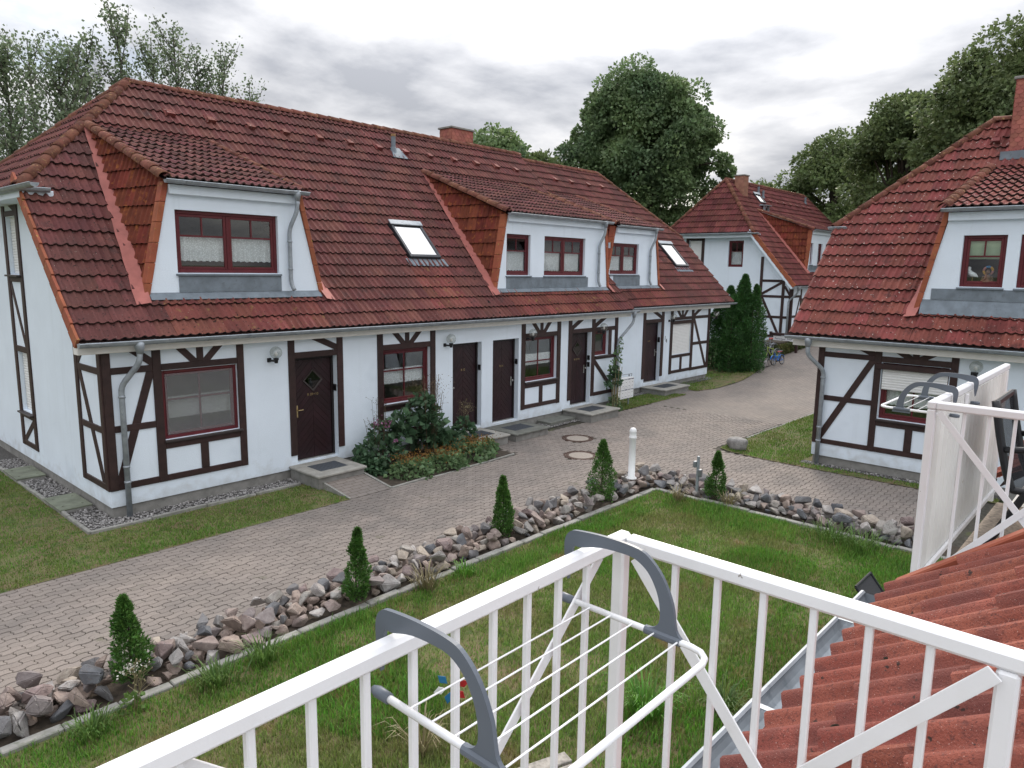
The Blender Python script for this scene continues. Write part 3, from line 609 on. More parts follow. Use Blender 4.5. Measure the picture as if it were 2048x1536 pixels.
def door(parent, F, a0, a1, b0, b1, rec=0.15, number='', diamond=True, handle='R', knob=False, text_rot=(PI/2, 0, 0)):
    fr = 0.055; mb = MB(); d = -rec
    for (x0, x1, y0, y1) in ((a0, a0+fr, b0, b1), (a1-fr, a1, b0, b1), (a0+fr, a1-fr, b1-fr, b1)): mb.fbox(F, x0, x1, y0, y1, d-0.07, d+0.015, 0.006)
    mb.fbox(F, a0+fr, a1-fr, b0+0.02, b1-fr, d-0.05, d-0.022)
    D = mb.obj('door', 'door_frame', parent)
    x0, x1, y0, y1 = a0+fr+0.008, a1-fr-0.008, b0+0.025, b1-fr-0.008; cx = (x0+x1)/2; pw = 0.105
    cl = {0: hp_of([(x0, y0), (cx-0.002, y0), (cx-0.002, y1), (x0, y1)]), 1: hp_of([(cx+0.002, y0), (x1, y0), (x1, y1), (cx+0.002, y1)])}
    k = 0; hw = cx-x0; zc = y0+(y1-y0)*0.77; dm = 0.205
    for side in (0, 1):
        t = y0-hw*1.1
        while t < y1+0.1:
            s = 1 if side == 0 else -1; xa = x0 if side == 0 else x1
            lo = [(xa, t), (cx, t+hw*1.05), (cx, t+hw*1.05+pw*1.4-0.006), (xa, t+pw*1.4-0.006)]
            if side: lo = [lo[1], lo[0], lo[3], lo[2]]
            q = clip_poly(lo, cl[side])
            if q and len(q) > 2:
                MB().prism([F(x, y, d-0.022) for x, y in q], F.n, 0.012).obj('board', 'door', D)
            t += pw*1.4
    if diamond:
        zc = y0+(y1-y0)*0.79; r0, r1 = 0.235, 0.185
        def ring(r, dd): return [F(cx, zc-r, dd), F(cx+r, zc, dd), F(cx, zc+r, dd), F(cx-r, zc, dd)]
        A, B, C = ring(r0, d-0.012), ring(r0*0.97, d+0.012), ring(r1, d+0.004); m = MB(); m.add(A+B+C, [(i, (i+1) % 4, 4+(i+1) % 4, 4+i) for i in range(4)]+[(4+i, 4+(i+1) % 4, 8+(i+1) % 4, 8+i) for i in range(4)])
        m.obj('diamond_frame', 'sill_dark', D); MB().prism(ring(r1, d-0.006), F.n, 0.005).obj('diamond_pane', 'glass_dark', D)
    hx = x1-0.06 if handle == 'R' else x0+0.05; hz = b0+1.02; m = MB(); m.fbox(F, hx-0.02, hx+0.02, hz-0.13, hz+0.11, d-0.012, d+0.004, 0.004)
    s = -1 if handle == 'R' else 1; m.tube([F(hx, hz+0.02, d), F(hx, hz+0.02, d+0.05)], 0.011, 8); m.sphere(F(hx, hz+0.02, d+0.055), 0.026, 10, 6) if knob else m.tube([F(hx, hz+0.02, d+0.05), F(hx+s*0.11, hz+0.02, d+0.05)], 0.010, 8)
    m.obj('door_handle', 'brass' if not knob else 'steel', D)
    if number:
        zz = b0+(1.30 if diamond else 1.42); p = F(cx, zz, d-0.008); text_obj(D, number, p, 0.075, 'brass', text_rot, 'door_number')
    MB().fbox(F, a0+0.02, a1-0.02, b0, b0+0.022, d-0.03, d+0.03).obj('threshold', 'steel', D)
    return D
glass_mat('glass_dark', (0.06, 0.08, 0.08), 0.05)
def wall_lamp(parent, F, a, b):
    m = MB(); c = F(a, b, 0.16)
    m.fbox(F, a-0.10, a-0.02, b-0.19, b-0.11, -0.005, 0.03, 0.008); m.tube([F(a-0.06, b-0.15, 0.02), F(a-0.05, b-0.155, 0.10), F(a, b-0.16, 0.16)], 0.02, 8)
    m.lathe(F(a, b-0.20, 0.16), [(0.0, 0), (0.032, 0), (0.036, 0.05), (0.05, 0.07), (0.05, 0.10), (0.0, 0.10)], 12)
    L = m.obj('wall_lamp', 'black', parent); g = MB(); g.sphere(c, 0.115, 20, 14, 1.0); g.obj('lamp_globe', 'globe', L, True)
    k = MB(); k.sphere(c-Vector((0, 0, 0.03)), 0.032, 10, 8, 1.4); k.obj('bulb', 'white_metal', L, True); return L
def fish_scales(part, F, w, h, material, s=0.13, name='slate'):
    """overlapping round-bottomed slates on one face of a chimney"""
    pts = [(-s/2+0.003, s*0.95), (-s/2+0.003, 0.05*1.0)]+[(-math.cos(PI*k/6)*(s/2-0.003), 0.05-math.sin(PI*k/6)*s*0.42) for k in range(1, 6)]+[(s/2-0.003, 0.05), (s/2-0.003, s*0.95)]
    nr = int(h/(s*0.62))
    for j in range(nr+1):
        for i in range(-1, int(w/s)+2):
            x = i*s+(j % 2)*s/2; z = j*s*0.62
            q = clip_poly([(x+px, z+pz) for px, pz in pts], hp_of([(0, 0), (w, 0), (w, h), (0, h)]))
            if len(q) < 3: continue
            m = MB(); A = [F(px, pz, 0.004+0.012*max(0, 1-(pz-z+0.03)/s)) for px, pz in q]; k = len(A); B = [v-F.n*0.012 for v in A]
            m.add(A+B, [tuple(range(k))]+[(t, (t+1) % k, k+(t+1) % k, k+t) for t in range(k)]); m.obj(name, material, part)
def chimney(parent, c0, c1, z0, z1, material, s=0.13, faces='XY', top=True):
    (x0, y0), (x1, y1) = c0, c1
    C = MB().box(x0, x1, y0, y1, z0, z1).obj('chimney', material, parent)
    if 'F' in faces: fish_scales(C, Frame((x0, y0, z0), (1, 0, 0), (0, -1, 0)), x1-x0, z1-z0, material, s)
    if 'L' in faces: fish_scales(C, Frame((x0, y1, z0), (0, -1, 0), (-1, 0, 0)), y1-y0, z1-z0, material, s)
    MB().box(x0-0.05, x1+0.05, y0-0.05, y1+0.05, z1, z1+0.06, 0.01).obj('chimney_cap', 'concrete', C)
    return C
def box_skylight(roof, P, a0, a1, b0, b1, tilt=0.0):
    """P(a,b,d): point on the roof plane; roof window with frame, pane and apron"""
    class PF:
        n = P(0, 0, 1)-P(0, 0, 0)
        def __call__(s, a, b, d=0): return P(a, b, d)
    F = PF(); m = MB(); fw = 0.075
    for (x0, x1, y0, y1) in ((a0, a0+fw, b0, b1), (a1-fw, a1, b0, b1), (a0+fw, a1-fw, b1-0.10, b1), (a0+fw, a1-fw, b0, b0+0.09)): m.fbox(F, x0, x1, y0, y1, 0.0, 0.12, 0.01)
    S = m.obj('roof_window', 'skyframe', roof)
    MB().fbox(F, a0-0.02, a1+0.02, b1-0.12, b1+0.04, 0.118, 0.15, 0.01).obj('roof_window_hood', 'zinc', S)
    MB().fbox(F, a0+fw-0.01, a1-fw+0.01, b0+0.08, b1-0.09, 0.085, 0.097).obj('pane', 'glass_sky', S)
    MB().fbox(F, a0+fw+0.01, a1-fw-0.01, b0+0.10, b1-0.11, 0.03, 0.04).obj('blind', 'paper', S)
    n = 26; vs = []
    for i in range(n+1):
        x = a0-0.12+(a1-a0+0.24)*i/n; w = 0.012*math.cos(i*PI)
        vs += [F(x, b0+0.01, 0.045), F(x, b0-0.24+0.01*(i % 2), 0.05+w)]
    obj('apron_flashing', mesh_from('apron', vs, [(2*i, 2*i+2, 2*i+3, 2*i+1) for i in range(n)], 'zinc_sheet'), S)
    return S
def vent_tile(roof, P, a, b):
    m = MB(); m.fbox(P, a-0.11, a+0.11, b, b+0.25, 0.02, 0.05)
    A = [P(a-0.09, b, 0.05), P(a+0.09, b, 0.05), P(a+0.09, b, 0.13), P(a-0.09, b, 0.13), P(a-0.07, b+0.22, 0.05), P(a+0.07, b+0.22, 0.05), P(a+0.06, b+0.20, 0.07), P(a-0.06, b+0.20, 0.07)]
    m.add(A, [(0, 1, 2, 3), (3, 2, 6, 7), (0, 3, 7, 4), (1, 5, 6, 2), (4, 7, 6, 5)]); return m.obj('vent_tile', 'tile_b', roof)
def step(parent, a0, a1, v0, v1, z, matn='slab', grate=True, base='concrete', lip=0.05):
    S = MB().box(a0, a1, v0, v1, z-lip, z, 0.012).obj('step', matn, parent); MB().box(a0+0.04, a1-0.04, v0+0.05, v1, -0.05, z-lip).obj('step_base', base, S)
    if grate:
        g0, g1, h0, h1 = a0+(a1-a0)*0.22, a1-(a1-a0)*0.22, v0+(v1-v0)*0.28, v0+(v1-v0)*0.74
        G = MB().box(g0, g1, h0, h1, z-0.01, z+0.004)
        for k in range(12): x = g0+0.03+(g1-g0-0.06)*k/11; G.box(x-0.006, x+0.006, h0+0.02, h1-0.02, z+0.004, z+0.009)
        G.obj('foot_grate', 'mat_grey', S)
    return S

# ---------------------------------------------------------------- house builders
def build_roof(root, T, ul, ur, ev, ew, s, vr, hipL, hipR, matf, holes=(), tile_hip=False, matname='tile', verge='L', ridge_to=None):
    cs, sn = math.cos(s), math.sin(s); S = (vr-ev)/cs; wr = ew+S*sn; n = Vector((0, -sn, cs)); ey = Vector((0, cs, sn))
    def P(a, b, d=0.0): return Vector((a, ev, ew))+ey*b+n*d
    mb = MB(); bh = lambda w: (w-ew)/sn
    hl = (ul, bh(hipL[0])) if hipL else None; al = hipL[1] if hipL else ul; ar = hipR[1] if hipR else ur
    poly = [(ul, 0), (ur, 0)]+([(ur, bh(hipR[0]))] if hipR else [])+[(ar, S), (al, S)]+([hl] if hipL else [])
    front = [P(a, b, -0.02) for a, b in poly]; back = [Vector((v.x, 2*vr-v.y, v.z)) for v in front]
    mb.quad(*front); mb.quad(*back[::-1])
    def hp3(u, w, apex):
        vh = ev+bh(w)*cs; return [Vector((u, vh, w)), Vector((apex, vr, wr)), Vector((u, 2*vr-vh, w))]
    if hipL: mb.quad(*hp3(ul, hipL[0], al))
    if hipR: mb.quad(*hp3(ur, hipR[0], ar))
    roof = mb.obj('roof', 'underlay', root)
    hp = [(ur-ul, 0, -1, 0)]
    if hipL: hp.append((0, hl[1], S-hl[1], -(al-ul)))
    if hipR: b = bh(hipR[0]); hp.append((ur-ul, b, -(S-b), ar-ur))
    hp.append((0, S, 0, -1))
    T.field(roof, P(ul, 0, 0.0), (1, 0, 0), ey, int(math.ceil((ur-ul)/TW)), S, hp, lambda x, y: matf(x+ul, y), [[(p-ul, q, nx, ny) for p, q, nx, ny in hp_of(h)] for h in holes])
    if hipL and tile_hip:
        vh = ev+hl[1]*cs; ha = math.atan2(wr-hipL[0], al-ul); Sh = math.hypot(wr-hipL[0], al-ul); half = vr-vh
        T.field(roof, (ul, 2*vr-vh, hipL[0]), (0, -1, 0), (math.cos(ha), 0, math.sin(ha)), int(2*half/TW)+1, Sh, [(0, 0, Sh, -half), (2*half, 0, -Sh, -half)], lambda x, y: matname)
    c0 = Vector((al, vr, wr)); c1 = Vector((ridge_to if ridge_to else ar, vr, wr)); caps(roof, c0, c1)
    if hipL:
        h = P(ul, hl[1]); m = [Vector((ul, 2*vr-h.y, h.z))]; caps(roof, h, c0, name='hip_tile')
        if tile_hip: caps(roof, m[0], c0, name='hip_tile')
    if hipR: h = P(ur, bh(hipR[0])); caps(roof, h, Vector((ar, vr, wr)), name='hip_tile')
    nv = int((hl[1] if hipL else S)/TC)
    if 'L' in verge:
        for j in range(nv+1):
            y = j*TC; m = MB(); m.hexa([P(ul-0.03, y, -0.13), P(ul+0.015, y, -0.13), P(ul+0.015, y+TC-0.005, -0.145), P(ul-0.03, y+TC-0.005, -0.145), P(ul-0.03, y, 0.075), P(ul+0.015, y, 0.075), P(ul+0.015, y+TC-0.005, 0.05), P(ul-0.03, y+TC-0.005, 0.05)], 0.006)
            m.obj('verge_tile', 'tile_orange', roof)
    return roof, P, S, wr
def dormer(root, T, roof, P, ev, cs, D, matn='tile_dormer', cheek='tile_cheek', right=True, pipe=True, simple=False):
    u0t, u1t, u0b, u1b, vf, wt, wb, wg = D['u0t'], D['u1t'], D['u0b'], D['u1b'], D['vf'], D['wt'], D['wb'], D['wg']; hL, hR = Vector(D['hL']), Vector(D['hR'])
    F = Frame((0, vf, 0), (1, 0, 0), (0, -1, 0)); holes = D['holes']
    W = wall(root, 'dormer', F, [(u0b, wb), (u1b, wb), (u1t, wt), (u0t, wt)], [h[:4] for h in holes], 0.16)
    for h in holes:
        window(root, F, *h[:4], rec=0.07, sill=False, **h[4])
        MB().fbox(F, h[0]-0.03, h[1]+0.03, h[2]-0.05, h[2]-0.015, -0.1, 0.05, 0.005).obj('dormer_sill', 'zinc_sheet', W)
    x0, x1 = D['apron']; MB().fbox(F, x0, x1, wb+0.085, min(h[2] for h in holes)-0.05, -0.02, 0.016).obj('sill_sheet', 'zinc_sheet', W)
    m = MB(); bb = (vf-ev)/cs; m.hexa([P(u0b+0.02, bb-0.09, 0.055), P(u1b-0.02, bb-0.09, 0.055), Vector((u1b-0.02, vf-0.003, wb+0.05)), Vector((u0b+0.02, vf-0.003, wb+0.05)), P(u0b+0.02, bb-0.09, 0.07), P(u1b-0.02, bb-0.09, 0.07), Vector((u1b-0.02, vf-0.003, wb+0.08)), Vector((u0b+0.02, vf-0.003, wb+0.08))])
    m.obj('apron_flashing', 'zinc_sheet', W)
    # cheeks
    for side, hh, ub, ut in ((-1, hL, u0b, u0t), (1, hR, u1b, u1t)):
        if side == 1 and not right: continue
        Pb, Pt = Vector((ub, vf, wb-0.1)), Vector((ut, vf, wg)); nn = (Pt-Pb).cross(hh-Pb).normalized()
        if nn.x*side < 0: nn = -nn
        MB().add([Pb-nn*0.02, Pt-nn*0.02, hh-nn*0.02], [(0, 1, 2)]).obj('cheek', 'underlay', W)
        if side == -1 or D.get('tile_right'):
            ey = (Vector((0, 0, 1))-nn*nn.z).normalized(); ex = ey.cross(nn); pts = [((q-Pb).dot(ex), (q-Pb).dot(ey)) for q in (Pb, Pt, hh)]
            mx, my = min(p[0] for p in pts), min(p[1] for p in pts); p2 = [(x-mx, y-my) for x, y in pts]
            if (p2[1][0]-p2[0][0])*(p2[2][1]-p2[0][1])-(p2[1][1]-p2[0][1])*(p2[2][0]-p2[0][0]) < 0: p2 = p2[::-1]
            T.field(W, Pb+ex*mx+ey*my, ex, ey, int(max(p[0] for p in p2)/TW)+1, max(p[1] for p in p2), hp_of(p2), lambda x, y: cheek, name='cheek_tile')
        # orange edge tiles along the face edge
        n = 6; e = (Pt-Pb)/n; wd = 0.10*side
        for k in range(n):
            q = Pb+e*k; r = Pb+e*(k+1)*1.0-e*0.02; o = Vector((wd, 0, 0)); f = Vector((0, -0.035, 0)); bk = Vector((wd*0.1*0, 0.16, 0))
            MB().hexa([q+f, q+f+o, q+o+bk, q+bk, r+f, r+f+o, r+o+bk, r+bk], 0.006).obj('edge_tile', 'tile_orange', W)
        # pink flashing on the main roof along the cheek
        L = 14; vs = []; A = P(0, 0)-Vector((0, 0, 0))
        def rb(v): return (v.y-ev)/cs
        q0, q1 = Vector((Pb.x+side*0.10, rb(Vector((0, vf-0.12, 0))))+(0,)) if False else (Pb.x+side*0.08, bb-0.18), (hh.x+side*0.02, rb(hh))
        for k in range(L+1):
            t = k/L; a = q0[0]+(q1[0]-q0[0])*t; b = q0[1]+(q1[1]-q0[1])*t; wv = 0.17*(1-0.55*t)+0.012*(k % 2)
            vs += [P(a+side*wv, b, 0.062), P(a+side*wv*0.5, b, 0.075), P(a-side*0.06, b, 0.11)]
        fs = []
        for k in range(L): fs += [(3*k, 3*k+3, 3*k+4, 3*k+1), (3*k+1, 3*k+4, 3*k+5, 3*k+2)]
        obj('flashing', mesh_from('flashing', vs, fs, 'flashing', True), W)
    # roof of the dormer
    f0, f1 = Vector((u0t-0.13, vf-0.17, wg+0.02)), Vector((u1t+0.13, vf-0.17, wg+0.02)); yv, yw = hL.y-f0.y, hL.z+0.02-f0.z; S = math.hypot(yv, yw); ey = Vector((0, yv/S, yw/S)); w = f1.x-f0.x
    hp = [(0, 0, S, -(hL.x-f0.x)), (w, 0, -S, (hR.x-f1.x)), (0, S+0.02, 0, -1)]
    nn = Vector((1, 0, 0)).cross(ey)
    MB().quad(f0-nn*0.02, f1-nn*0.02, hR-nn*0.0, hL-nn*0.0).obj('dormer_roof', 'underlay', W)
    T.field(W, f0, (1, 0, 0), ey, int(w/TW)+1, S, hp, lambda x, y: matn, name='dormer_tile')
    caps(W, f0+Vector((0.02, 0.04, 0.03)), hL+Vector((0, 0, 0.06)), name='hip_tile', step=0.36)
    caps(W, f1+Vector((-0.02, 0.04, 0.03)), hR+Vector((0, 0, 0.06)), name='hip_tile', step=0.36, mesh=CAP_THIN)
    MB().fbox(F, u0t-0.02, u1t+0.02, wt-0.13, wt+0.03, -0.02, 0.09, 0.006).obj('fascia', 'wall', W)
    gutter(W, (u0t-0.13, vf-0.2, wg+0.01), (u1t+0.15, vf-0.2, wg+0.01), (0, -1, 0), 0.06)
    if pipe:
        u = D.get('pipe_u', u1t-0.14)
        downpipe(W, [(u+0.06, vf-0.2, wg-0.02), (u+0.05, vf-0.2, wt-0.26), (u-0.06, vf-0.075, wt-0.62), (u-0.06, vf-0.075, wb+0.22), (u-0.02, vf-0.13, wb+0.09)], 0.04, clips=(wt-0.85, wb+0.5))
    return W
CAP_THIN = _cap(0.075, 0.066, 0.41)

def panel_below(root, F, a0, a1, zs=1.05):
    """sill rail, bottom rail and stud under a window"""
    rails(root, F, [(a0, a1, zs-0.005, zs+0.105), (a0, a1, 0.48, 0.59)]); c = (a0+a1)/2; timber(root, F, c-0.07, c+0.07, 0.59, zs-0.005, 0.024, 'timber_stud')

S46 = R(46.0)
# ======== near terrace (A1)
HA = thing('terraced_house', 'near white half-timbered terrace with red tiled roof and five brown doors', 'house', (4.08, 12.55, 0), 0, 'half-timbered terraces')
def house_a1():
    root = HA; M = Matrix.Translation(root.location); T = Tiler(M); F = Frame((0, 0, 0), (1, 0, 0), (0, -1, 0)); L = 14.64
    # walls
    wins = [(0.92, 2.27, 1.2, 2.40), (5.59, 6.95, 1.2, 2.40), (10.27, 11.61, 1.2, 2.40), (13.42, 14.10, 1.66, 2.40)]
    doors = [(3.45, 4.42, 0.30, 2.40), (7.66, 8.64, 0.28, 2.40), (9.04, 10.02, 0.25, 2.40), (12.27, 13.22, 0.28, 2.40)]
    wall(root, 'front_wall', F, [(0, 0.2), (L, 0.2), (L, 3.1), (0, 3.1)], wins+doors, 0.17)
    MB().box(0.03, L-0.03, 0.03, 9.2, -0.1, 0.2).obj('plinth', 'concrete', root)
    G = Frame((0, 0, 0), (0, 1, 0), (-1, 0, 0)); ev, ew, vr = -0.25, 2.98, 4.62; tn = math.tan(S46)
    gw = lambda v: ew+(v-ev)*tn-0.06; vk = (5.42-ew+0.06)/tn+ev
    gab = [(0, 0.2), (9.24, 0.2), (9.24, gw(0)), (9.24-vk, 5.42), (vk, 5.42), (0, gw(0))]
    wall(root, 'gable_wall', G, gab, [(3.98, 4.66, 1.2, 2.41), (3.98, 4.66, 3.95, 5.05)], 0.13)
    MB().quad((L, 0, 0.2), (L, 9.24, 0.2), (L, 9.24, 3), (L, 4.62, 7.9), (L, 0, 3)).obj('party_wall', 'wall', root)
    MB().quad((0, 9.24, 0.2), (L, 9.24, 0.2), (L, 9.24, 3), (0, 9.24, 3)).obj('back_wall', 'wall', root)
    MB().box(0.02, L-0.02, 0.2, 9.1, 2.62, 2.74).obj('upper_floor', 'room', root); MB().quad((0.1, 3.5, 0.2), (L-0.1, 3.5, 0.2), (L-0.1, 3.5, 6.5), (1.0, 3.5, 6.2), (0.1, 3.5, 5.3)).obj('inner_wall', 'room', root)
    MB().box(-0.38, L+0.35, -0.19, -0.001, 2.78, 2.90, 0.006).obj('eave_board', 'soffit', root)
    # timber frame on the front
    posts(root, F, [(0.0, 0.13), (0.78, 0.92), (2.27, 2.40)], 0.48, 2.80)
    posts(root, F, [(3.31, 3.45), (4.42, 4.56), (5.44, 5.59), (6.95, 7.10), (10.12, 10.27), (11.61, 11.76), (12.12, 12.27), (13.24, 13.39), (14.42, 14.57)], 0.47, 2.80)
    rails(root, F, [(0.13, 0.78, 2.41, 2.52), (0.13, 0.78, 1.45, 1.56), (0.13, 0.78, 0.48, 0.59), (0.92, 2.27, 2.41, 2.52), (3.45, 4.42, 2.40, 2.52), (5.59, 6.95, 2.40, 2.52), (10.27, 11.61, 2.38, 2.50), (12.27, 13.24, 2.39, 2.51), (13.39, 14.42, 2.39, 2.51), (13.39, 14.42, 1.55, 1.655), (13.39, 14.42, 0.46, 0.57)])
    panel_below(root, F, 0.92, 2.27); panel_below(root, F, 5.59, 6.95); panel_below(root, F, 10.27, 11.61, 1.04)
    brace(root, F, (0.74, 2.40), (0.17, 0.62), 0.13, clip=(0.13, 0.78, 0.59, 2.41)); brace(root, F, (0.42, 2.84), (0.78, 2.56), 0.12, clip=(0.13, 0.78, 2.52, 2.80))
    crown_braces(root, F, 0.92, 2.27); crown_braces(root, F, 5.59, 6.95); crown_braces(root, F, 10.27, 11.61, 2.80, 2.50)
    brace(root, F, (3.80, 2.84), (4.42, 2.56), 0.12, clip=(3.45, 4.42, 2.52, 2.80)); brace(root, F, (12.28, 2.54), (12.80, 2.82), 0.12, clip=(12.27, 13.24, 2.51, 2.80)); brace(root, F, (13.40, 2.56), (13.98, 2.84), 0.12, clip=(13.39, 14.42, 2.51, 2.80))
    brace(root, F, (13.40, 1.50), (14.35, 0.60), 0.13, clip=(13.39, 14.42, 0.57, 1.55)); timber(root, F, 14.10, 14.25, 1.655, 2.39, 0.0185, 'timber_stud')
    # timber on the gable
    posts(root, G, [(0.0, 0.14), (1.08, 1.22)], 0.48, 2.92); rails(root, G, [(0.14, 1.08, 2.41, 2.52), (0.14, 1.08, 1.44, 1.55), (0.14, 1.08, 0.48, 0.59)])
    brace(root, G, (1.02, 2.40), (0.22, 0.60), 0.13, clip=(0.14, 1.08, 0.59, 2.41)); brace(root, G, (1.08, 2.56), (0.62, 2.98), 0.12, clip=(0.14, 1.08, 2.52, 2.90))
    posts(root, G, [(3.80, 3.96), (4.68, 4.84)], 0.46, 5.40); rails(root, G, [(3.96, 4.68, 2.41, 2.53), (3.96, 4.68, 0.46, 0.57), (3.96, 4.68, 1.06, 1.15), (3.96, 4.68, 3.80, 3.90), (3.96, 4.68, 5.06, 5.16)])
    brace(root, G, (3.98, 1.02), (4.62, 0.60), 0.11, clip=(3.96, 4.68, 0.57, 1.06)); brace(root, G, (4.66, 3.75), (4.02, 2.58), 0.11, clip=(3.96, 4.68, 2.53, 3.80)); brace(root, G, (4.0, 5.18), (4.6, 5.4), 0.11, clip=(3.96, 4.68, 5.16, 5.40))
    roller_shutter(root, G, 3.99, 4.65, 1.2, 2.405, -0.07); roller_shutter(root, G, 3.99, 4.65, 3.95, 5.05, -0.07)
    MB().fbox(G, 3.86, 4.72, 1.15, 1.185, -0.05, 0.10, 0.006).obj('window_sill', 'sill_dark', root); MB().fbox(G, 3.86, 4.72, 3.90, 3.935, -0.05, 0.10, 0.006).obj('window_sill', 'sill_dark', root)
    # windows and doors
    w1 = window(root, F, *wins[0], rec=0.05, vbar='full', top=0.58, curtain=(0.22, 0.62), label='wide window behind a pale insect screen with short lace curtain')
    MB().fbox(F, 0.99, 2.20, 1.27, 2.33, -0.047, -0.044).obj('insect_screen', 'screen', w1)
    window(root, F, *wins[1], vbar='full', top=0.62, curtain=(0.30, 0.66)); window(root, F, *wins[2], vbar='full', top=0.42, curtain=(0.30, 0.62)); window(root, F, *wins[3], top=1.0, vbar=False)
    door(root, F, *doors[0], number='R 09+10', handle='L'); door(root, F, *doors[1], number='R 12', diamond=False, handle='L', knob=True)
    door(root, F, *doors[2], number='R 11', diamond=False, knob=True); door(root, F, *doors[3], number='R 13+14', knob=True)
    for a, b in ((2.97, 2.57), (7.46, 2.55), (10.40, 2.52), (13.62, 2.52)): wall_lamp(root, F, a, b)
    for a, b in ((4.42, 1.72), (8.64, 1.75), (10.02, 1.78), (13.22, 1.62), (13.22, 1.42)):
        MB().box(a-0.018, a+0.002, 0.03, 0.12, b-0.07, b+0.07, 0.006).obj('doorbell_panel', 'black', root)
    # steps and slabs
    step(root, 3.24, 4.36, -1.05, -0.005, 0.28); step(root, 7.52, 8.60, -1.05, -0.005, 0.24); step(root, 8.78, 10.08, -1.08, -0.005, 0.20, 'slab_dark'); step(root, 11.90, 13.32, -1.05, -0.005, 0.25)
    MB().box(10.80, 12.0, -0.5, -0.01, -0.05, 0.10, 0.01).obj('light_well_cover', 'slab_dark', root)
    # roof
    cs = math.cos(S46)
    d1 = dict(u0t=1.37, u1t=3.82, u0b=0.92, u1b=4.30, vf=0.35, wt=5.50, wb=3.62, wg=5.58, hL=(1.20, 3.40, 6.77), hR=(3.61, 3.40, 6.77), apron=(1.46, 3.43), pipe_u=3.66,
              holes=[(1.45, 3.40, 4.04, 5.12, dict(sashes=2, top=0.62, curtain=(0.10, 0.62)))])
    d2 = dict(u0t=9.89, u1t=14.19, u0b=9.48, u1b=14.42, vf=0.35, wt=5.52, wb=3.60, wg=5.58, hL=(9.72, 3.40, 6.77), hR=(13.80, 3.40, 6.77), apron=(9.88, 13.42), pipe_u=13.92,
              holes=[(9.88, 10.82, 4.02, 5.08, dict(sashes=1, top=0.62, curtain=(0.0, 0.62))), (11.40, 13.26, 4.02, 5.08, dict(sashes=2, top=0.62, curtain=(0.0, 0.6)))])
    def hole(d): b0 = (d['vf']-ev)/cs+0.1; b1 = (3.40-ev)/cs-0.05; return [(d['u0b']+0.05, b0), (d['u1b']-0.05, b0), (d['hR'][0]-0.02, b1), (d['hL'][0]+0.02, b1)]
    def matf(a, b):
        for d in (d1, d2):
            if d['u0b']+0.1 < a < d['u1b']-0.3 and b < 0.95: return 'tile_lower'
        if 7.0 < a < 8.3 and b < 1.5 and b > 0.3: return 'tile_lower'
        return 'tile'
    roof, P, S, wr = build_roof(root, T, -0.38, 15.05, ev, ew, S46, vr, (5.45, 2.43), None, matf, [hole(d1), hole(d2)], True)
    dormer(root, T, roof, P, ev, cs, d1); dormer(root, T, roof, P, ev, cs, d2)
    gutter(root, (-0.40, -0.33, 2.965), (15.2, -0.33, 2.965), (0, -1, 0)); gutter(root, (-0.46, vk-1.25, 5.43), (-0.46, 9.24-vk, 5.43), (-1, 0, 0)); gutter(root, (-0.46, vk-0.2, 5.43), (0.02, vk-0.28, 5.43), (0, -1, 0), brackets=False)
    MB().fbox(G, vk-0.2, 9.4-vk, 5.26, 5.40, -0.1, 0.42, 0.006).obj('eave_board', 'wall', root)
    downpipe(root, [(0.48, -0.33, 2.90), (0.47, -0.33, 2.62), (0.24, -0.10, 2.22), (0.24, -0.09, -0.03)], 0.046, clips=(2.05, 0.88, 0.62)); downpipe(root, [(14.95, -0.33, 2.90), (14.95, -0.33, 2.62), (14.50, -0.09, 2.06), (14.50, -0.09, 0.0)], 0.042, clips=(1.9,))
    box_skylight(roof, P, 7.24, 8.22, (13.62-12.3)/cs+0.02, (14.42-12.3)/cs+0.05)
    for x in (7.09, 7.99, 8.94, 9.84, 10.80, 11.72, 12.66, 13.58, 14.48, 15.45, 16.39, 17.30, 18.22): vent_tile(roof, P, x-4.08, (16.46-12.3)/cs)
    q = P(13.15-4.08, (16.46-12.3)/cs, 0.0); m = MB(); m.tube([q, q+Vector((0, 0, 0.16)), q+Vector((0, 0, 0.17)), q+Vector((0, 0, 0.46))], [0.10, 0.075, 0.062, 0.062], 12); m.obj('vent_pipe', 'zinc_sheet', roof); MB().tube([q+Vector((0, 0, 0.45)), q+Vector((0, 0, 0.52))], 0.068, 12).obj('vent_cap', 'wood_warm', roof)
    MB().hexa([P(13.0-4.08, 5.75, 0.05), P(13.5-4.08, 5.75, 0.05), P(13.4-4.08, 6.15, 0.05), P(13.1-4.08, 6.15, 0.05), P(13.0-4.08, 5.75, 0.07), P(13.5-4.08, 5.75, 0.07), P(13.4-4.08, 6.15, 0.08), P(13.1-4.08, 6.15, 0.08)]).obj('vent_flashing', 'zinc_sheet', roof)
    chimney(root, (12.05, 4.75), (12.98, 5.30), 7.4, 8.50, 'slate_red', 0.16, 'FL')
    T.finish(300, roof)
house_a1()

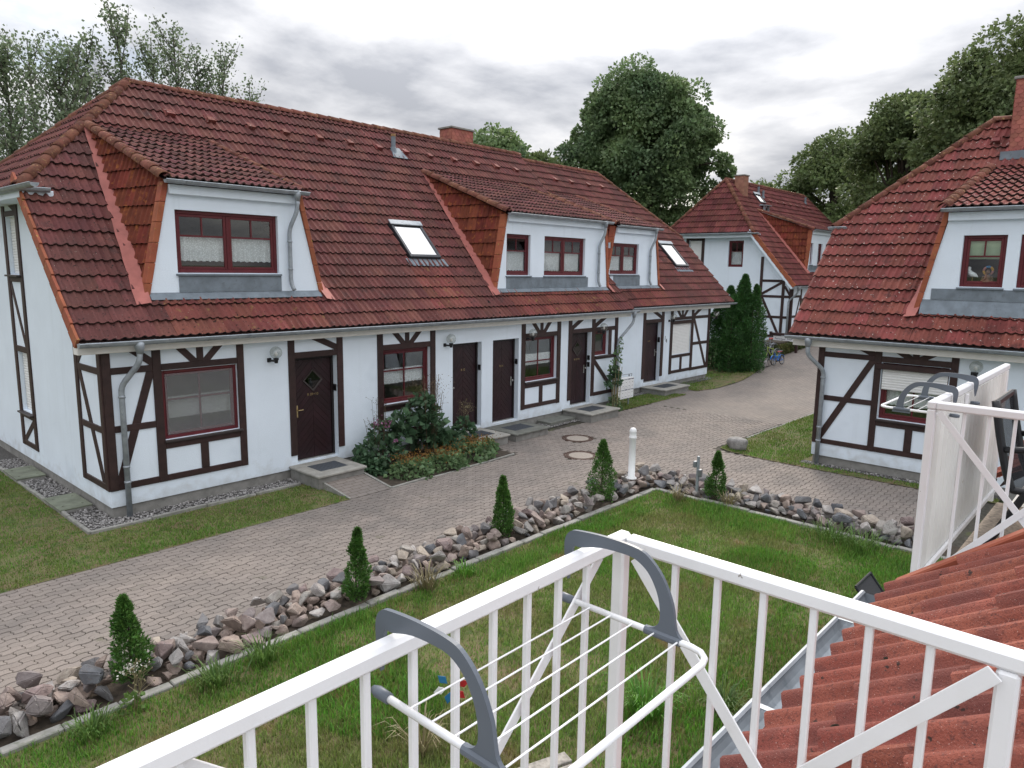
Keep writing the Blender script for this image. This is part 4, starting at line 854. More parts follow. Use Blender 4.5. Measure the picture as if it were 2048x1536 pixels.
# ======== far terrace set back (A2)
HA2 = thing('terraced_house', 'far end of the terrace, set back, with house number 14 and a shuttered window', 'house', (18.72, 13.3, 0), 0, 'half-timbered terraces')
def house_a2():
    root = HA2; M = Matrix.Translation(root.location); T = Tiler(M); F = Frame((0, 0, 0), (1, 0, 0), (0, -1, 0)); L = 7.38; ev, ew, vr = -0.25, 2.98, 4.62; cs = math.cos(S46)
    dr = (2.74, 3.78, 0.30, 2.40); wn = (4.56, 5.93, 1.16, 2.34)
    wall(root, 'front_wall', F, [(0, 0.2), (L, 0.2), (L, 3.1), (0, 3.1)], [dr, wn], 0.17); MB().box(0.03, L-0.03, 0.03, 9.2, -0.1, 0.2).obj('plinth', 'concrete', root)
    MB().quad((L, 0, 0.2), (L, 9.24, 0.2), (L, 9.24, 3), (L, 6.9, 5.42), (L, 2.3, 5.42), (L, 0, 3)).obj('gable_wall', 'wall', root)
    MB().quad((0, 0, 0.2), (0, 9.24, 0.2), (0, 9.24, 3), (0, 4.62, 7.9), (0, 0, 3)).obj('party_wall', 'wall', root); MB().box(0.02, L-0.02, 0.2, 9.1, 2.62, 2.74).obj('upper_floor', 'room', root)
    MB().box(0, 8.7, -0.19, -0.001, 2.78, 2.90, 0.006).obj('eave_board', 'soffit', root)
    posts(root, F, [(2.58, 2.74), (3.78, 3.94), (4.40, 4.56), (5.93, 6.09), (7.22, 7.38)], 0.47, 2.80)
    rails(root, F, [(2.74, 3.78, 2.40, 2.52), (4.56, 5.93, 2.42, 2.53), (6.09, 7.22, 2.42, 2.53), (6.09, 7.22, 1.43, 1.54), (6.09, 7.22, 0.47, 0.58)]); panel_below(root, F, 4.56, 5.93, 1.05)
    crown_braces(root, F, 4.56, 5.93); brace(root, F, (3.15, 2.84), (3.78, 2.56), 0.12, clip=(2.74, 3.78, 2.52, 2.80)); brace(root, F, (6.10, 2.54), (6.7, 2.84), 0.12, clip=(6.09, 7.22, 2.53, 2.80)); brace(root, F, (6.12, 2.42), (7.15, 0.60), 0.13, clip=(6.09, 7.22, 0.58, 2.42))
    timber(root, F, 4.50, 5.99, 2.28, 2.40, 0.05, 'shutter_box'); roller_shutter(root, F, 4.58, 5.91, 1.16, 2.30, -0.03)
    door(root, F, *dr, number='R 15', diamond=False, knob=True); wall_lamp(root, F, 4.34, 2.57); wall_lamp(root, F, 7.62, 2.56)
    MB().box(3.76, 3.782, 0.03, 0.12, 1.68, 1.86, 0.006).obj('doorbell_panel', 'black', root)
    text_obj(root, '1', F(4.07, 1.74, 0.004), 0.22, 'black', name='house_number'); text_obj(root, '4', F(4.16, 1.64, 0.004), 0.22, 'black', name='house_number')
    step(root, 2.55, 4.25, -1.0, -0.005, 0.22)
    d3 = dict(u0t=1.25, u1t=3.66, u0b=0.75, u1b=4.02, vf=0.35, wt=5.52, wb=3.60, wg=5.60, hL=(1.1, 3.40, 6.77), hR=(3.10, 3.40, 6.77), apron=(1.2, 2.78), pipe_u=3.36, holes=[(0.98, 2.66, 4.06, 5.06, dict(sashes=2, top=0.62, curtain=(0.0, 0.62)))])
    b0 = (0.6)/cs+0.1; b1 = 3.65/cs-0.05
    roof, P, S, wr = build_roof(root, T, 0.3, 8.78, ev, ew, S46, vr, None, (5.54, 6.0), lambda a, b: 'tile_lower' if (1.9 < a < 3.9 and b < 0.95) else 'tile', [[(0.8, b0), (3.95, b0), (3.05, b1), (1.15, b1)]], False, verge='')
    dormer(root, T, roof, P, ev, cs, d3)
    gutter(root, (0.4, -0.33, 2.965), (8.85, -0.33, 2.965), (0, -1, 0)); box_skylight(roof, P, 6.32, 7.30, (14.33-13.05)/cs, (15.18-13.05)/cs+0.05)
    for x in (21.25, 22.19, 23.25, 24.15): vent_tile(roof, P, x-18.72, (17.25-13.05)/cs)
    T.finish(220, roof)
house_a2()

# ======== right house (B)
HB = thing('half_timbered_house', 'white half-timbered house on the right with half-lowered roller shutter and tall red roof', 'house', (16.2, 5.62, 0), -PI/2)
def house_b():
    root = HB; M = Matrix.Translation(root.location) @ Matrix.Rotation(-PI/2, 4, 'Z'); T = Tiler(M); F = Frame((0, 0, 0), (1, 0, 0), (0, -1, 0)); L = 9.0; ev, ew, vr = -0.30, 2.86, 4.42; cs = math.cos(S46)
    wn = (1.29, 2.52, 1.2, 2.38)
    wall(root, 'front_wall', F, [(0, 0.2), (L, 0.2), (L, 3.1), (0, 3.1)], [wn], 0.17); MB().box(0.03, L-0.03, 0.03, 8.8, -0.1, 0.2).obj('plinth', 'concrete', root)
    MB().quad((0, 0, 0.2), (0, 8.84, 0.2), (0, 8.84, 3), (0, 6.6, 5.3), (0, 2.2, 5.3), (0, 0, 2.95)).obj('gable_wall', 'wall', root); MB().box(0.02, L-0.02, 0.2, 8.7, 2.62, 2.74).obj('upper_floor', 'room', root); MB().quad((0.1, 3.1, 0.2), (L, 3.1, 0.2), (L, 3.1, 5.9), (1.0, 3.1, 5.9), (0.1, 3.1, 5.1)).obj('inner_wall', 'room', root)
    MB().box(-0.50, L, -0.24, -0.001, 2.62, 2.75, 0.006).obj('eave_board', 'soffit', root)
    posts(root, F, [(0.0, 0.13), (1.15, 1.28), (2.54, 2.67)], 0.48, 2.64); rails(root, F, [(0.13, 1.15, 2.40, 2.51), (0.13, 1.15, 1.45, 1.56), (0.13, 1.15, 0.48, 0.585), (1.28, 2.54, 2.39, 2.51)]); panel_below(root, F, 1.28, 2.54)
    brace(root, F, (1.10, 2.38), (0.16, 0.64), 0.125, clip=(0.13, 1.15, 0.585, 2.40)); brace(root, F, (0.78, 2.69), (1.15, 2.52), 0.12, clip=(0.13, 1.15, 2.51, 2.64)); crown_braces(root, F, 1.28, 2.54, 2.64, 2.51)
    timber(root, F, 1.20, 2.62, 2.25, 2.36, 0.075, 'shutter_box'); roller_shutter(root, F, 1.31, 2.50, 1.82, 2.30, -0.02); window(root, F, *wn, rec=0.09, top=0.62, vbar='full', curtain=(0.18, 0.75)); wall_lamp(root, F, 2.98, 2.47)
    MB().box(-0.30, -0.10, 1.15, 1.45, -0.05, 1.15, 0.01).obj('meter_box', 'shutter', root)
    d = dict(u0t=2.20, u1t=6.2, u0b=1.82, u1b=6.6, vf=0.25, wt=5.36, wb=3.62, wg=5.44, hL=(2.26, 3.22, 6.50), hR=(6.0, 3.22, 6.50), apron=(2.0, 5.6),
             holes=[(2.46, 3.18, 3.97, 4.95, dict(sashes=1, top=0.62)), (3.39, 4.11, 3.97, 4.95, dict(sashes=1, top=0.62, curtain=(0, 0.6)))])
    b0 = (0.55)/cs+0.1; b1 = 3.5/cs-0.05
    roof, P, S, wr = build_roof(root, T, -0.58, L, ev, ew, S46, vr, (5.27, 2.02), None, lambda a, b: 'tile_b', [[(1.9, b0), (6.5, b0), (6.0, b1), (2.3, b1)]], False, 'tile_b', verge='')
    W = dormer(root, T, roof, P, ev, cs, d, matn='tile_b', pipe=False, right=False)
    gutter(root, (-0.62, -0.36, 2.83), (L, -0.36, 2.83), (0, -1, 0)); gutter(root, (-0.66, 2.0, 5.27), (-0.66, 3.4, 5.27), (-1, 0, 0)); gutter(root, (-0.68, 1.98, 5.27), (-0.28, 1.98, 5.27), (0, -1, 0), brackets=False)
    downpipe(root, [(-0.12, -0.36, 2.76), (-0.12, -0.36, 2.45), (0.16, -0.09, 2.10), (0.16, -0.09, 0.0)], 0.046, clips=(1.95, 0.85, 0.55))
    # chimney with slate hanging near the ridge
    chimney(root, (2.5, 3.62), (3.2, 4.25), 6.75, 8.45, 'slate_red', 0.15, 'FL'); MB().box(2.38, 3.32, 3.38, 3.66, 6.72, 6.90).obj('chimney_flashing', 'zinc_sheet', root)
    vent_tile(roof, P, 5.62-3.42, 5.9)
    # things on the window board: blind, gull, figure with a ring
    D = Frame((0, 0.25, 0), (1, 0, 0), (0, -1, 0)); MB().fbox(D, 2.53, 3.11, 4.50, 4.86, -0.165, -0.155).obj('roman_blind', 'green_blind', root)
    MB().fbox(D, 2.40, 3.24, 3.90, 4.055, -0.42, -0.16).obj('window_board', 'room', root)
    T.finish(300, roof)
house_b()

# ======== back house (C)
HC = thing('half_timbered_house', 'distant white half-timbered house behind the tall thuja with its gable turned this way', 'house', (34.4, 13.4, 0.6), 0)
def house_c():
    root = HC; M = Matrix.Translation(root.location); T = Tiler(M); F = Frame((0, 0, 0), (1, 0, 0), (0, -1, 0)); G = Frame((0, 0, 0), (0, 1, 0), (-1, 0, 0)); L = 12.0; s = R(49); ev, ew, vr = -0.29, 2.97, 4.3; cs = math.cos(s); tn = math.tan(s)
    gw = lambda v: ew+(v-ev)*tn-0.06; vk = (5.42-ew+0.06)/tn+ev
    wall(root, 'front_wall', F, [(0, 0.2), (L, 0.2), (L, 3.1), (0, 3.1)], [(1.2, 2.3, 1.2, 2.35)], 0.15); window(root, F, 1.2, 2.3, 1.2, 2.35, vbar='full')
    gb = [(0, 0.15), (8.6, 0.15), (8.6, gw(0)), (8.6-vk, 5.42), (vk, 5.42), (0, gw(0))]
    hw = (2.55, 3.33, 3.82, 5.10); hs = (4.80, 5.52, 3.9, 5.15)
    wall(root, 'gable_wall', G, gb, [hw, hs], 0.15); MB().box(0.03, L, 0.03, 8.5, -0.7, 0.15).obj('plinth', 'concrete', root); MB().box(0.1, L, 0.2, 8.4, 2.62, 2.74).obj('upper_floor', 'room', root); MB().quad((2.0, 0.1, 0.2), (2.0, 8.4, 0.2), (2.0, 8.4, 2.9), (2.0, 6.3, 5.2), (2.0, 2.2, 5.2), (2.0, 0.1, 2.9)).obj('inner_wall', 'room', root)
    W = window(root, G, *hw, rec=0.08, sill=False, curtain=(0, 0.62)); roller_shutter(root, G, 4.83, 5.49, 3.9, 5.12, -0.06)
    posts(root, G, [(4.64, 4.80), (5.52, 5.68)], 3.0, 5.40); rails(root, G, [(4.80, 5.52, 5.15, 5.25)]); brace(root, G, (4.9, 5.26), (5.5, 5.42), 0.1, clip=(4.80, 5.52, 5.25, 5.42))
    posts(root, G, [(1.47, 1.61)], 0.48, 4.32); posts(root, G, [(0.36, 0.50)], 0.48, 3.2); rails(root, G, [(0.50, 1.47, 3.12, 3.24), (0.0, 0.36, 2.38, 2.50), (0.50, 1.47, 2.38, 2.50), (0.50, 1.47, 1.40, 1.52), (0.0, 0.36, 1.40, 1.52), (0.50, 1.47, 0.48, 0.6)])
    brace(root, G, (0.52, 3.10), (1.45, 2.56), 0.12, clip=(0.50, 1.47, 2.50, 3.12)); brace(root, G, (1.44, 2.36), (0.54, 0.62), 0.12, clip=(0.50, 1.47, 0.6, 2.38)); posts(root, G, [(0.0, 0.13)], 0.48, 2.9); brace(root, G, (0.34, 2.9), (0.10, 2.52), 0.1, clip=(0.13, 0.36, 2.5, 2.95))
    rails(root, F, [(0.13, 1.1, 2.40, 2.51), (0.13, 1.1, 1.45, 1.56)]); posts(root, F, [(0.0, 0.13), (1.06, 1.2), (2.3, 2.44)], 0.48, 2.8); brace(root, F, (0.98, 2.36), (0.25, 0.6), 0.12, clip=(0.13, 1.06, 0.5, 2.4))
    d = dict(u0t=2.75, u1t=6.2, u0b=2.4, u1b=6.5, vf=0.30, wt=5.62, wb=3.66, wg=5.68, hL=(2.1, 2.9, 6.66), hR=(5.9, 2.9, 6.66), apron=(2.6, 5.9), holes=[(2.72, 3.05, 4.0, 5.05, dict(top=0.62, vbar=False)), (3.75, 4.35, 4.0, 5.05, dict(top=0.62)), (4.8, 5.4, 4.0, 5.05, dict(top=0.62))])
    b0 = 0.6/cs+0.1; b1 = 3.19/cs-0.05
    roof, P, S, wr = build_roof(root, T, -0.45, 13.4, ev, ew, s, vr, (5.48, 1.25), (5.48, 11.7), lambda a, b: 'tile_c', [[(2.5, b0), (6.4, b0), (5.9, b1), (2.2, b1)]], True, 'tile_c')
    dormer(root, T, roof, P, ev, cs, d, matn='tile_c', cheek='tile_cheek', right=False)
    MB().fbox(G, vk-0.15, 8.75-vk, 5.24, 5.40, -0.05, 0.40, 0.006).obj('eave_board', 'wall', root); gutter(root, (-0.52, vk-0.3, 5.44), (-0.52, 8.6-vk, 5.44), (-1, 0, 0)); gutter(root, (-0.5, -0.37, 2.95), (12, -0.37, 2.95), (0, -1, 0))
    m = MB(); m.hexa([P(-0.46, 0.0, -0.24), P(-0.02, 0.0, -0.24), P(-0.02, 3.55, -0.24), P(-0.46, 3.55, -0.24), P(-0.46, 0, -0.06), P(-0.02, 0, -0.06), P(-0.02, 3.55, -0.06), P(-0.46, 3.55, -0.06)]); m.obj('barge_board', 'wall', root)
    downpipe(root, [(-0.2, -0.37, 2.9), (-0.2, -0.33, 2.62), (-0.09, 0.1, 2.25), (-0.09, 0.1, 0.0)], 0.045)
    chimney(root, (1.62, 3.5), (2.12, 4.0), 6.9, 8.42, 'slate_tan', 0.15, 'FL'); box_skylight(roof, P, 3.2, 3.9, 5.5, 6.2)
    for a, b in ((4.35, 6.0), (4.1, 6.25), (10.7, 6.2)):
        q = P(a, b); m = MB(); m.tube([q, q+Vector((0, 0, 0.12)), q+Vector((0, 0, 0.13)), q+Vector((0, 0, 0.42))], [0.1, 0.075, 0.06, 0.06], 10); m.obj('vent_pipe', 'zinc_sheet', roof)
    q = P(3.2, 4.85, 0.0); m = MB(); m.box(q.x-0.35, q.x+0.35, q.y-0.12, q.y+0.3, q.z+0.36, q.z+0.40); m.box(q.x-0.28, q.x-0.18, q.y-0.02, q.y+0.08, q.z, q.z+0.36); m.box(q.x+0.18, q.x+0.28, q.y-0.02, q.y+0.08, q.z, q.z+0.36); m.obj('step_grate', 'zinc', roof)
    for k in range(7): vent_tile(roof, P, 4.9+k*0.93, 5.75)
    T.finish(160, roof)
house_c()

# ---------------------------------------------------------------- lawns, beds, kerbs
LAWN = poly_sheet('lawn', [(-6, -3), (11.9, -3), (11.9, 7.0), (-6, 7.0)], 0.0, 'lawn_soil', kind='structure')
poly_sheet('rock_bed', [(-6, 7.0), (11.9, 7.0), (11.9, -3), (12.72, -3), (12.72, 7.82), (-6, 7.82)], -0.004, 'soil', kind='structure')
SIDE_LAWN = poly_sheet('side_lawn', [(-9, 10.63), (7.46, 10.68), (7.46, 12.12), (3.62, 12.12), (3.62, 40), (-9, 40)], 0.004, 'lawn_soil', kind='structure')
GRAVEL = poly_sheet('gravel_strip', [(3.62, 12.12), (7.40, 12.12), (7.40, 12.60), (4.12, 12.60), (4.12, 26), (3.62, 26)], 0.006, 'gravel_bed', kind='structure')
BED = poly_sheet('flower_bed', [(8.42, 10.74), (12.02, 10.78), (12.02, 12.6), (8.42, 12.6)], 0.008, 'soil', kind='structure')
FAR_LAWN = poly_sheet('far_lawn', [(18.0, 11.95), (22.1, 11.98), (22.0, 13.35), (18.0, 13.35)], 0.008, 'lawn_soil', kind='structure')
END_LAWN = poly_sheet('end_lawn', [(23.1, 12.1), (24.0, 11.90), (26.5, 11.95), (28.8, 12.3), (29.6, 12.9), (29.6, 22), (26.0, 22), (26.0, 13.3), (23.1, 13.3)], 0.012, 'lawn_soil', kind='structure')
B_LAWN = poly_sheet('corner_lawn', [(15.66, 2.0), (15.64, 5.2), (15.66, 6.5), (15.76, 7.3), (15.95, 7.68), (17.2, 7.62), (24.4, 7.62), (24.4, 5.6), (16.25, 5.6), (16.25, 2.0)], 0.010, 'lawn_soil', kind='structure')
def kerb_run(parent, p0, p1, n, w=0.07, h=0.07, z=-0.05, name='edging_stone', jit=0.006):
    p0, p1 = Vector((*p0, 0)), Vector((*p1, 0)); d = (p1-p0)/n; L = d.length; ang = math.atan2(d.y, d.x)
    me = MB().box(0.004, L-0.004, -w/2, w/2, z, h, 0.01).mesh(name, 'kerb')
    for i in range(n):
        o = obj(name, me, parent); q = p0+d*i; o.location = (q.x, q.y, gz(q.x)+random.gauss(0, jit)); o.rotation_euler = (random.gauss(0, 0.01), random.gauss(0, 0.01), ang+random.gauss(0, 0.008))
kerb_run(LAWN, (-0.2, 7.02), (11.9, 7.02), 25, 0.11, 0.04); kerb_run(LAWN, (11.93, 7.02), (11.93, 1.8), 11, 0.11, 0.04)
kerb_run(GRAVEL, (3.60, 12.10), (7.30, 12.10), 4, 0.06, 0.06); kerb_run(GRAVEL, (3.60, 12.10), (3.60, 20.1), 8, 0.06, 0.06)
kerb_run(BED, (8.42, 10.72), (12.0, 10.76), 4, 0.05, 0.015); kerb_run(B_LAWN, (17.4, 7.66), (24.4, 7.66), 7, 0.06, 0.02)
for y0, y1, l in ((13.4, 14.32, 'mossy grey slab laid over the gravel, nearer the house corner'), (15.96, 16.9, 'mossy grey slab laid over the gravel, under the shuttered gable window')):
    m = MB().box(3.56, 4.06, y0, y1, 0.055, 0.085, 0.006)
    for x in (3.66, 3.96):
        for y in (y0+0.2, y1-0.2): m.lathe((x, y, 0.085), [(0.018, 0), (0.018, 0.008), (0.0, 0.012)], 8)
    m.obj('cover_slab', 'slab_moss', None, label=l, cat='slab', group='mossy cover slabs')
    MB().box(3.58, 4.04, y0-0.02, y1+0.02, -0.02, 0.054).obj('slab_bed', 'concrete', GRAVEL)
def gravel_stones(parent, rects, dens, name='gravel', smin=0.013, smax=0.030):
    base = []
    for _ in range(6):
        import bmesh
        bm = bmesh.new()
        for k in range(9): v = Vector((random.gauss(0, 1), random.gauss(0, 1), random.gauss(0, 1))).normalized(); bm.verts.new((v.x, v.y*0.8, v.z*0.6))
        r = bmesh.ops.convex_hull(bm, input=bm.verts); bm.verts.ensure_lookup_table(); bm.verts.index_update()
        base.append((np.array([v.co[:] for v in bm.verts]), [tuple(v.index for v in f.verts) for f in bm.faces])); bm.free()
    vs = []; fs = []
    for (x0, x1, y0, y1) in rects:
        for _ in range(int((x1-x0)*(y1-y0)*dens)):
            x, y = random.uniform(x0, x1), random.uniform(y0, y1)
            if not in_view((x, y, 0), 20): continue
            B, fc = random.choice(base); s = random.uniform(smin, smax); a = random.uniform(0, 2*PI); c, sn = math.cos(a), math.sin(a)
            V = B*s; V = np.stack([V[:, 0]*c-V[:, 1]*sn+x, V[:, 0]*sn+V[:, 1]*c+y, V[:, 2]+0.012+random.uniform(0, 0.02)+gz(x)], 1); b = len(vs); vs += V.tolist(); fs += [tuple(b+i for i in f) for f in fc]
    if vs: obj(name, mesh_from(name, vs, fs, 'gravel'), parent, kind='stuff')
gravel_stones(GRAVEL, [(3.64, 7.35, 12.14, 12.56), (3.64, 4.09, 12.56, 18)], 950); 
GR2 = poly_sheet('gravel_patch', [(14.25, 11.85), (16.0, 12.0), (16.0, 12.6), (14.2, 12.6)], 0.004, 'gravel_bed', kind='structure'); gravel_stones(GR2, [(14.3, 16.0, 11.9, 12.5)], 700)
GR3 = poly_sheet('wall_gravel', [(15.98, 2.0), (16.25, 2.0), (16.25, 5.8), (15.98, 5.8)], 0.016, 'gravel_bed', kind='structure'); gravel_stones(GR3, [(15.98, 16.2, 2.5, 5.75)], 700)
GR4 = poly_sheet('far_gravel', [(18.7, 13.0), (26.2, 13.0), (26.2, 13.36), (18.7, 13.36)], 0.016, 'gravel_bed', kind='structure'); gravel_stones(GR4, [(18.75, 26.1, 13.02, 13.3)], 450, smin=0.018, smax=0.035)

# ---------------------------------------------------------------- grass blades
def cam_np(P):
    v = P-np.array([0, 0, CAM_H]); w = v @ np.array(_f); x = 1024+F_PX*(v @ np.array(_r2))/np.maximum(w, 1e-3); y = 768+F_PX*(v @ np.array(_d2))/np.maximum(w, 1e-3); return x, y, w
def in_poly(x, y, poly):
    r = np.zeros(len(x), bool); n = len(poly)
    for i in range(n):
        (x0, y0), (x1, y1) = poly[i], poly[(i+1) % n]
        c = ((y0 > y) != (y1 > y)) & (x < (x1-x0)*(y-y0)/(y1-y0+1e-12)+x0); r ^= c
    return r
def vnoise(x, y, s, seed):
    r = np.random.default_rng(seed); g = r.random((64, 64)); u = (x/s) % 63; v = (y/s) % 63; i = u.astype(int); j = v.astype(int); fu = u-i; fv = v-j; fu = fu*fu*(3-2*fu); fv = fv*fv*(3-2*fv)
    return (g[i, j]*(1-fu)+g[i+1, j]*fu)*(1-fv)+(g[i, j+1]*(1-fu)+g[i+1, j+1]*fu)*fv
def grass(name, poly, dens, h0, h1, material, width=0.0045, z=0.0, keep=None, lean=0.5, parent=None, patch=0.9):
    xs = [p[0] for p in poly]; ys = [p[1] for p in poly]; A = (max(xs)-min(xs))*(max(ys)-min(ys)); n = int(A*dens)
    x = RNG.uniform(min(xs), max(xs), n); y = RNG.uniform(min(ys), max(ys), n); m = in_poly(x, y, poly)
    P = np.stack([x, y, np.full(n, z)], 1); px, py, w = cam_np(P); m &= (w > 0.5) & (px > -60) & (px < 2110) & (py > -60) & (py < 1640)
    t = vnoise(x+50, y+50, patch, 5)*0.6+vnoise(x+50, y+50, patch*0.35, 6)*0.4
    m &= RNG.random(n) < np.clip(0.25+1.3*t, 0, 1)
    if keep is not None: m &= keep(x, y)
    x, y, t = x[m], y[m], t[m]; n = len(x); h = (h0+(h1-h0)*RNG.random(n)**1.6)*(0.55+0.9*t); a = RNG.uniform(0, 2*PI, n); le = h*lean*RNG.random(n)
    zz = z+np.array([gz(q) for q in x]) if x.size and x.max() > 24 else np.full(n, z)
    dx, dy = np.cos(a), np.sin(a); wx, wy = -dy*width*(0.7+0.6*RNG.random(n)), dx*width*(0.7+0.6*RNG.random(n)); V = np.zeros((n, 5, 3))
    V[:, 0] = np.stack([x-wx, y-wy, zz-0.005], 1); V[:, 1] = np.stack([x+wx, y+wy, zz-0.005], 1)
    V[:, 2] = np.stack([x+wx*0.8+dx*le*0.3, y+wy*0.8+dy*le*0.3, zz+h*0.6], 1); V[:, 3] = np.stack([x-wx*0.8+dx*le*0.3, y-wy*0.8+dy*le*0.3, zz+h*0.6], 1); V[:, 4] = np.stack([x+dx*le, y+dy*le, zz+h], 1)
    b = np.arange(n)[:, None]*5; T = np.stack([b+[0, 1, 2], b+[0, 2, 3], b+[3, 2, 4]], 1).reshape(-1, 3)
    return obj(name, raw_mesh(name, V.reshape(-1, 3), T, material, 3), parent, kind='stuff')
def tuft(parent_name, label, loc, n, r, h, material, lean=0.9, cat='plant', width=0.006, group=None):
    x = loc[0]+RNG.normal(0, r, n); y = loc[1]+RNG.normal(0, r, n); hh = h*(0.5+0.6*RNG.random(n)); a = np.arctan2(y-loc[1], x-loc[0])+RNG.normal(0, 0.6, n); le = hh*lean*(0.3+RNG.random(n)); dx, dy = np.cos(a), np.sin(a); wx, wy = -dy*width, dx*width; z = loc[2]; V = np.zeros((n, 7, 3))
    for k, (f, g, q) in enumerate(((0.0, 0.0, 1.0), (0.35, 0.55, 0.9), (0.75, 0.9, 0.6))):
        V[:, 2*k] = np.stack([x-wx*q+dx*le*f, y-wy*q+dy*le*f, z+hh*g], 1); V[:, 2*k+1] = np.stack([x+wx*q+dx*le*f, y+wy*q+dy*le*f, z+hh*g], 1)
    V[:, 6] = np.stack([x+dx*le*1.15, y+dy*le*1.15, z+hh*0.85], 1)
    b = np.arange(n)[:, None]*7; T = np.stack([b+[0, 1, 3], b+[0, 3, 2], b+[2, 3, 5], b+[2, 5, 4], b+[4, 5, 6]], 1).reshape(-1, 3)
    return obj(parent_name, raw_mesh(parent_name, V.reshape(-1, 3), T, material, 3), None, label, cat, group)
MB().quad((7.48, 10.68, 0.003), (8.38, 10.68, 0.003), (8.38, 11.56, 0.12), (7.48, 11.56, 0.12)).obj('ramp', 'far_paving', ROAD); MB().hexa([(7.44, 10.70, -0.03), (7.48, 10.70, -0.03), (7.48, 11.56, -0.03), (7.44, 11.56, -0.03), (7.44, 10.70, 0.02), (7.48, 10.70, 0.02), (7.48, 11.56, 0.14), (7.44, 11.56, 0.14)]).obj('ramp_kerb', 'kerb', ROAD); MB().hexa([(8.38, 10.70, -0.03), (8.43, 10.70, -0.03), (8.43, 11.56, -0.03), (8.38, 11.56, -0.03), (8.38, 10.70, 0.02), (8.43, 10.70, 0.02), (8.43, 11.56, 0.14), (8.38, 11.56, 0.14)]).obj('ramp_kerb', 'kerb', ROAD)
LP_ = [(-3, 0.6), (11.86, 0.6), (11.86, 6.94), (-3, 6.94)]
grass('grass', LP_, 5600, 0.018, 0.075, 'grass', 0.0034, 0.0, lean=0.8)
lush = lambda x, y: (vnoise(x+10, y+80, 1.4, 9) > 0.56) | ((y > 6.35) & (RNG.random(len(x)) < 0.55)) | ((x > 11.0) & (RNG.random(len(x)) < 0.5)) | ((x > 6.5) & (y < 3.2) & (RNG.random(len(x)) < 0.45))
grass('lush_grass', LP_, 2800, 0.035, 0.105, 'grass_lush', 0.0042, 0.0, keep=lush, lean=0.8)
grass('side_grass', [(-9, 10.64), (7.44, 10.70), (7.44, 12.04), (3.56, 12.04), (3.56, 22), (-9, 22)], 2300, 0.015, 0.05, 'grass_short', 0.0045, 0.004)
grass('strip_grass', [(-9, 10.62), (7.46, 10.69), (7.44, 11.0), (-9, 10.95)], 900, 0.02, 0.06, 'grass_short', 0.0045, 0.004)
grass('corner_grass', [(15.68, 2.0), (15.66, 5.2), (15.68, 6.5), (15.78, 7.3), (15.97, 7.66), (24.4, 7.60), (24.4, 5.6), (16.0, 5.8), (15.97, 2.0)], 1500, 0.02, 0.06, 'grass_short', 0.006, 0.01)
grass('far_grass', [(18.0, 11.95), (22.1, 11.98), (21.9, 13.0), (18.0, 13.0)], 1300, 0.02, 0.06, 'grass_short', 0.007, 0.008); grass('end_grass', [(23.1, 12.1), (24.0, 11.90), (26.5, 11.95), (28.8, 12.3), (29.6, 12.9), (26.5, 14.0), (23.1, 13.0)], 900, 0.02, 0.07, 'grass_short', 0.008, 0.012)

# ---------------------------------------------------------------- rocks
def rock_meshes(n=16):
    import bmesh
    out = []
    for k in range(n):
        bm = bmesh.new(); e = 4.5 if k % 3 else 2.6
        for _ in range(random.randint(10, 15)):
            v = Vector((random.gauss(0, 1), random.gauss(0, 1), random.gauss(0, 1))); s = (abs(v.x)**e+abs(v.y)**e+abs(v.z)**e)**(1/e); v /= s; bm.verts.new((v.x*random.uniform(0.9, 1.0), v.y*0.85, v.z*0.72))
        r = bmesh.ops.convex_hull(bm, input=bm.verts); dead = [g for g in r['geom_interior'] if isinstance(g, bmesh.types.BMVert)]; bmesh.ops.delete(bm, geom=dead, context='VERTS')
        bmesh.ops.dissolve_limit(bm, angle_limit=R(14), verts=bm.verts, edges=bm.edges); bmesh.ops.bevel(bm, geom=list(bm.edges), offset=0.085, segments=2, affect='EDGES', clamp_overlap=True); bmesh.ops.triangulate(bm, faces=bm.faces); bmesh.ops.subdivide_edges(bm, edges=[e for e in bm.edges if e.calc_length() > 0.35], cuts=1, use_grid_fill=False); bmesh.ops.triangulate(bm, faces=bm.faces)
        for v in bm.verts: v.co *= 1+random.gauss(0, 0.022)
        me = bpy.data.meshes.new('rock'); bm.to_mesh(me); bm.free(); me.materials.append(MATS['rock']); out.append(me)
    return out
ROCKS = rock_meshes()
def rock(parent, p, s, name='rock'):
    o = obj(name, random.choice(ROCKS), parent); o.location = p; o.scale = (s*random.uniform(0.85, 1.25), s*random.uniform(0.8, 1.1), s*random.uniform(0.8, 1.1)); o.rotation_euler = (random.gauss(0, 0.35), random.gauss(0, 0.35), random.uniform(0, 2*PI)); return o
RB1 = thing('rock_border', 'long border of loose pink and grey rocks between the lawn and the paved road', 'rocks', (0, 7.4, 0)); RB2 = thing('rock_border', 'shorter border of loose rocks crossing to the right behind the lawn, past the electric post', 'rocks', (12.35, 7.4, 0))
